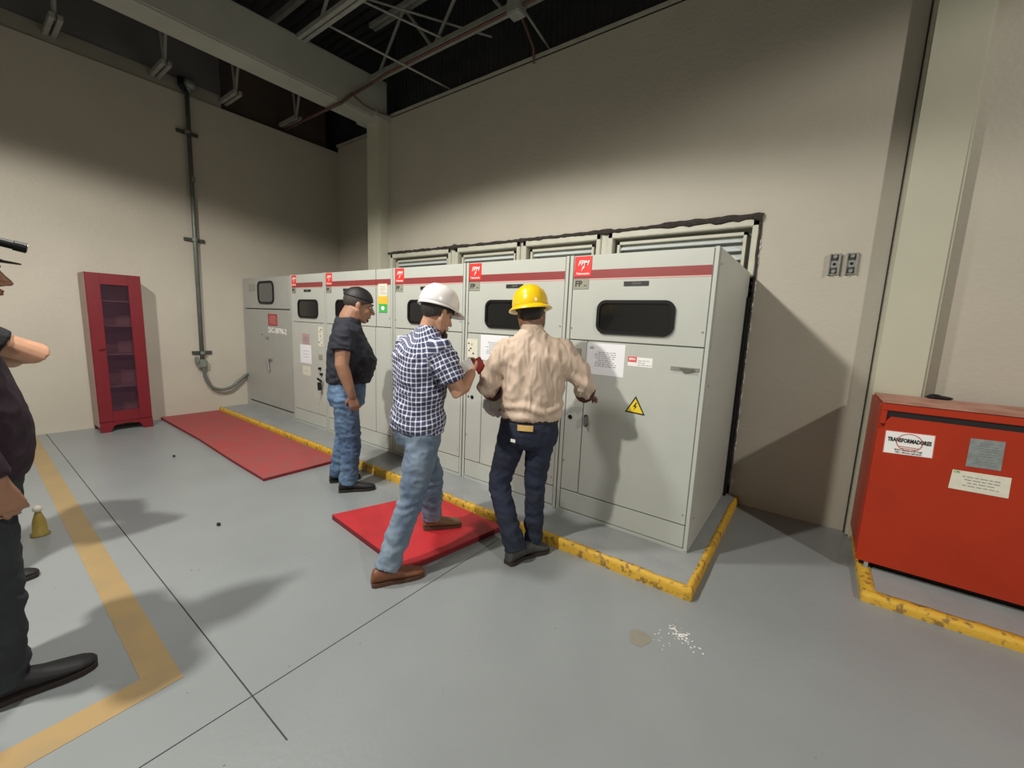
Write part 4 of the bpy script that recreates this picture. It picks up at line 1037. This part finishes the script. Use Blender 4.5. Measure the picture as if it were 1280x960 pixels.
obj('belt', remesh(loft(nb(), f.rings([(-.136, 0, .915, .192, .136), (-.135, 0, .948, .189, .133)]), 30), .006, 1), belt_m, t, smooth=True)
b = nb()
for i in range(8):
    u0 = -.205+.0125*i
    zz = .895
    def bk(u): q = (u+.14)/.198; return .148*math.sqrt(max(0, 1-q*q))+.006
    prism(b, [P(u0, bk(u0), zz-.018), P(u0+.0125, bk(u0+.0125), zz-.018), P(u0+.0125, bk(u0+.0125)-.002, zz+.018), P(u0, bk(u0)-.002, zz+.018)], f.n*.004)
obj('waist_patch', b, patch_m, t, 'tan leather waistband patch')
b = nb(); prism(b, [P(-.245, .143, .80), P(-.215, .146, .795), P(-.215, .146, .815), P(-.245, .143, .82)], f.n*.004); obj('pocket_tag', b, white_m, t, 'small white pocket tag')
shoe(t, P(-.135, .115, 0), P(.03, -.01, 0), shoeg_m, sole_m, .085); shoe(t, P(-.225, .225, 0), P(-.075, .02, 0), shoeg_m, sole_m, .09)
helmet('hard_hat', hc+ax[2]*.008-ax[0]*.004, ax, haty_m, 'yellow hard hat worn by the man in the tan shirt', True, 1.04)
g = thing('paper_bundle', tuple(P(-.40, -.22, .96)), 'crumpled grey-white papers hanging from the left hand of the man in tan', 'papers')
me = remesh(loft(nb(), [(P(-.425, -.20, 1.03), f.u*.045, f.n*.02), (P(-.42, -.19, .97), f.u*.075, f.n*.03), (P(-.395, -.18, .91), f.u*.06, f.n*.028), (P(-.385, -.18, .875), f.u*.02, f.n*.012)], 16), .007, 1)
folds(me, cloth_noise(.014, (14, 14, 14), 8)); obj('paper_sheets', me, mat('paper_grey', (.62, .62, .60), .8, var=.15, scale=12), g, smooth=True)
obj('clip_strap', tube(nb(), (P(-.36, -.15, .935), P(-.325, -.13, .96), P(-.30, -.12, .955)), .010, 6), belt_m, g)

# ---------- man at left edge (plum shirt, cap with lamp)
f = Fig(-2.1, -2.35, (.02, 1.0), 0); P = f.P
t = person(-2.1, -2.38, 'man in plum shirt and charcoal jeans, side-on, cut by the left edge')
hc = P(-.008, 0, 1.655); ax = head_axes(f, pitch=2); k = 1.04
b = nb(); head(b, hc, ax, k)
tube(b, (P(-.09, 0, 1.43), P(-.065, 0, 1.50), P(-.03, 0, 1.62)), [.085, .066, .064], 14)
loft(b, f.rings([(-.07, 0, .80, .14, .11), (-.06, 0, 1.0, .155, .13), (-.06, 0, 1.16, .165, .13), (-.07, 0, 1.32, .17, .11), (-.075, 0, 1.42, .16, .08), (-.07, 0, 1.49, .08, .05)]))
sR, eR, wR = P(-.09, .19, 1.42), P(-.075, .25, 1.14), P(.015, .26, .915)
sL, eL, wL = P(-.09, -.19, 1.42), P(-.06, -.24, 1.14), P(.02, -.22, .90)
for s_, e_, w_, sd in ((sR, eR, wR, 1), (sL, eL, wL, -1)):
    tube(b, (s_, s_.lerp(e_, .6), e_, e_.lerp(w_, .3), w_), [.056, .052, .044, .044, .031], 14, sph=True)
    hand(b, w_, (w_-e_)*.3+V((0, 0, -.3))+f.F*.04, -f.R*sd*1.0, sd, 1.12, (22, 35, 25))
hipR, kR, aR = P(-.06, .095, .84), P(-.03, .10, .46), P(-.04, .10, .09)
hipL, kL, aL = P(-.07, -.095, .84), P(-.12, -.10, .46), P(-.24, -.12, .09)
for h_, q_, a_ in ((hipR, kR, aR), (hipL, kL, aL)): leg_shape(b, h_, q_, a_, [.08, .07, .055, .05, .04])
obj('body', remesh(b, .0062, 3), skin_m, t, smooth=True)
face_parts(t, hc, ax, k)
hair_cap(hc, ax, k, .004, -.01, -34, hair_m, t)
b = nb()
loft(b, f.rings([(-.055, 0, .88, .185, .160), (-.052, 0, .93, .190, .170), (-.05, 0, .99, .195, .176), (-.050, 0, 1.06, .20, .178), (-.055, 0, 1.16, .205, .170), (-.065, 0, 1.26, .21, .155), (-.075, 0, 1.36, .215, .135), (-.08, 0, 1.43, .19, .105), (-.075, 0, 1.475, .12, .08), (-.068, 0, 1.51, .078, .07)]), 30)
for s_, e_, w_, sd in ((sR, eR, wR, 1), (sL, eL, wL, -1)):
    tube(b, (s_-f.R*sd*.04, s_, s_.lerp(e_, .6), e_, e_.lerp(w_, .9)), [.07, .080, .072, .066, .052], 18, sph=False)
    ell(b, s_-f.R*sd*.01, V((.078, 0, 0)), V((0, .078, 0)), V((0, 0, .075)))
me = remesh(b, .009, 3); folds(me, cloth_noise(.010, (7, 7, 10), 9)); obj('shirt', me, purple_m, t, smooth=True)
b = nb()
loft(b, f.rings([(-.06, 0, .76, .16, .135), (-.07, 0, .84, .18, .150), (-.06, 0, .93, .175, .150), (-.055, 0, 1.0, .16, .14)]), 26)
leg_shape(b, hipR, kR, aR-UP*.02, [.108, .098, .078, .074, .075], False); leg_shape(b, hipL, kL, aL-UP*.02, [.105, .096, .078, .074, .072], False)
me = remesh(b, .009, 3); folds(me, cloth_noise(.012, (10, 10, 14), 10, joint_folds([(kR, (0, 0, 1)), (aR+UP*.06, (0, 0, 1))], .009, 60, .13))); obj('jeans', me, jeansg_m, t, smooth=True)
shoe(t, P(-.10, .10, 0), P(.215, .135, 0), shoek_m, sole_m, .09, 1.1); shoe(t, P(-.32, -.12, 0), P(-.04, -.15, 0), shoek_m, sole_m, .09, 1.05)
F_, R_, U_ = ax
t = thing('cap', tuple(hc+U_*.08), 'black peaked cap with a small lamp, worn by the leftmost man', 'cap')
o = smooth_by(hair_cap(hc, ax, k, .014, .045, 0, hair_m, t, 'cap_crown'))
b = nb(); n = 12; A = []; B = []
for i in range(n+1):
    a = math.radians(-60+120*i/n); 
    A.append((hc+(R_*math.sin(a)*.088+F_*(math.cos(a)*.108-.014)+U_*.052)*k)); B.append((hc+(R_*math.sin(a)*.078+F_*(math.cos(a)*.150-.0)+U_*(.052-.012*(math.cos(a))))*k))
pts = A+B[::-1]; prism(b, pts, U_*.004); obj('peak', b, hair_m, t)
ld = (F_-U_*.18).normalized()
lc = hc+(F_*.085+U_*.117)*k
obj('lamp_body', tube(nb(), (lc, lc+ld*.05, lc+ld*.052, lc+ld*.085), [.016, .016, .019, .019], 12), rubber_m, t, 'small dark torch clipped on the cap')
obj('lamp_lens', tube(nb(), (lc+ld*.084, lc+ld*.087), .015, 12), mat('lens_grey', (.4, .42, .42), .15), t)

# ---------- man behind him with crossed arms
f = Fig(-3.2, -2.40, (.06, 1.0), 0); P = f.P
t = person(-3.2, -2.45, 'man with crossed bare forearms mostly hidden behind the man in the plum shirt')
hc = P(-.05, 0, 1.66); ax = head_axes(f, pitch=4); k = 1.02
b = nb(); head(b, hc, ax, k)
tube(b, (P(-.09, 0, 1.43), P(-.08, 0, 1.50), P(-.06, 0, 1.62)), [.082, .064, .062], 14)
loft(b, f.rings([(-.10, 0, .80, .14, .10), (-.10, 0, 1.0, .15, .11), (-.10, 0, 1.16, .16, .12), (-.10, 0, 1.32, .17, .10), (-.10, 0, 1.42, .16, .08), (-.09, 0, 1.49, .08, .05)]))
sR, eR, wR = P(-.02, .20, 1.43), P(.295, .18, 1.275), P(.115, -.05, 1.27)
sL, eL, wL = P(-.04, -.19, 1.42), P(.22, -.20, 1.22), P(.16, .10, 1.30)
for s_, e_, w_, sd in ((sR, eR, wR, 1), (sL, eL, wL, -1)):
    tube(b, (s_, s_.lerp(e_, .6), e_, e_.lerp(w_, .35), w_), [.056, .060, .062, .064, .044], 14, sph=True)
hand(b, wR, (wR-eR), -f.F, 1, 1.05, (10, 15, 10))
hand(b, wL, f.n*.6-f.F*.35+UP*.35, -f.F+UP*.1, -1, 1.05, (25, 30, 20))
hipR, kR, aR = P(-.10, .095, .84), P(-.07, .11, .46), P(-.04, .11, .09)
hipL, kL, aL = P(-.10, -.095, .84), P(-.11, -.10, .46), P(-.13, -.12, .09)
for h_, q_, a_ in ((hipR, kR, aR), (hipL, kL, aL)): leg_shape(b, h_, q_, a_, [.08, .07, .055, .05, .04])
obj('body', remesh(b, .0062, 3), skin2_m, t, smooth=True)
face_parts(t, hc, ax, k); hair_cap(hc, ax, k, .006, .0, -30, hair_m, t)
b = nb()
loft(b, f.rings([(-.10, 0, .93, .175, .135), (-.10, 0, 1.06, .18, .14), (-.10, 0, 1.2, .19, .145), (-.10, 0, 1.36, .21, .13), (-.10, 0, 1.43, .185, .105), (-.095, 0, 1.475, .12, .08), (-.09, 0, 1.51, .078, .07)]), 30)
for s_, e_, sd in ((sR, eR, 1), (sL, eL, -1)):
    tube(b, (s_-f.R*sd*.06-f.F*.02, s_, s_.lerp(e_, .66)), [.075, .082, .074], 18, sph=False)
me = remesh(b, .009, 3); folds(me, cloth_noise(.009, (7, 7, 10), 12)); obj('shirt', me, black_shirt_m, t, smooth=True)
b = nb()
loft(b, f.rings([(-.10, 0, .76, .16, .13), (-.10, 0, .84, .175, .145), (-.10, 0, .93, .17, .14), (-.10, 0, 1.0, .155, .125)]), 26)
leg_shape(b, hipR, kR, aR-UP*.02, [.105, .096, .076, .072, .072], False); leg_shape(b, hipL, kL, aL-UP*.02, [.105, .096, .076, .072, .072], False)
me = remesh(b, .009, 3); folds(me, cloth_noise(.010, (10, 10, 14), 13)); obj('jeans', me, jeansg_m, t, smooth=True)
shoe(t, P(-.09, .11, 0), P(.20, .15, 0), shoek_m, sole_m, .08); shoe(t, P(-.20, -.12, 0), P(.09, -.15, 0), shoek_m, sole_m, .08)
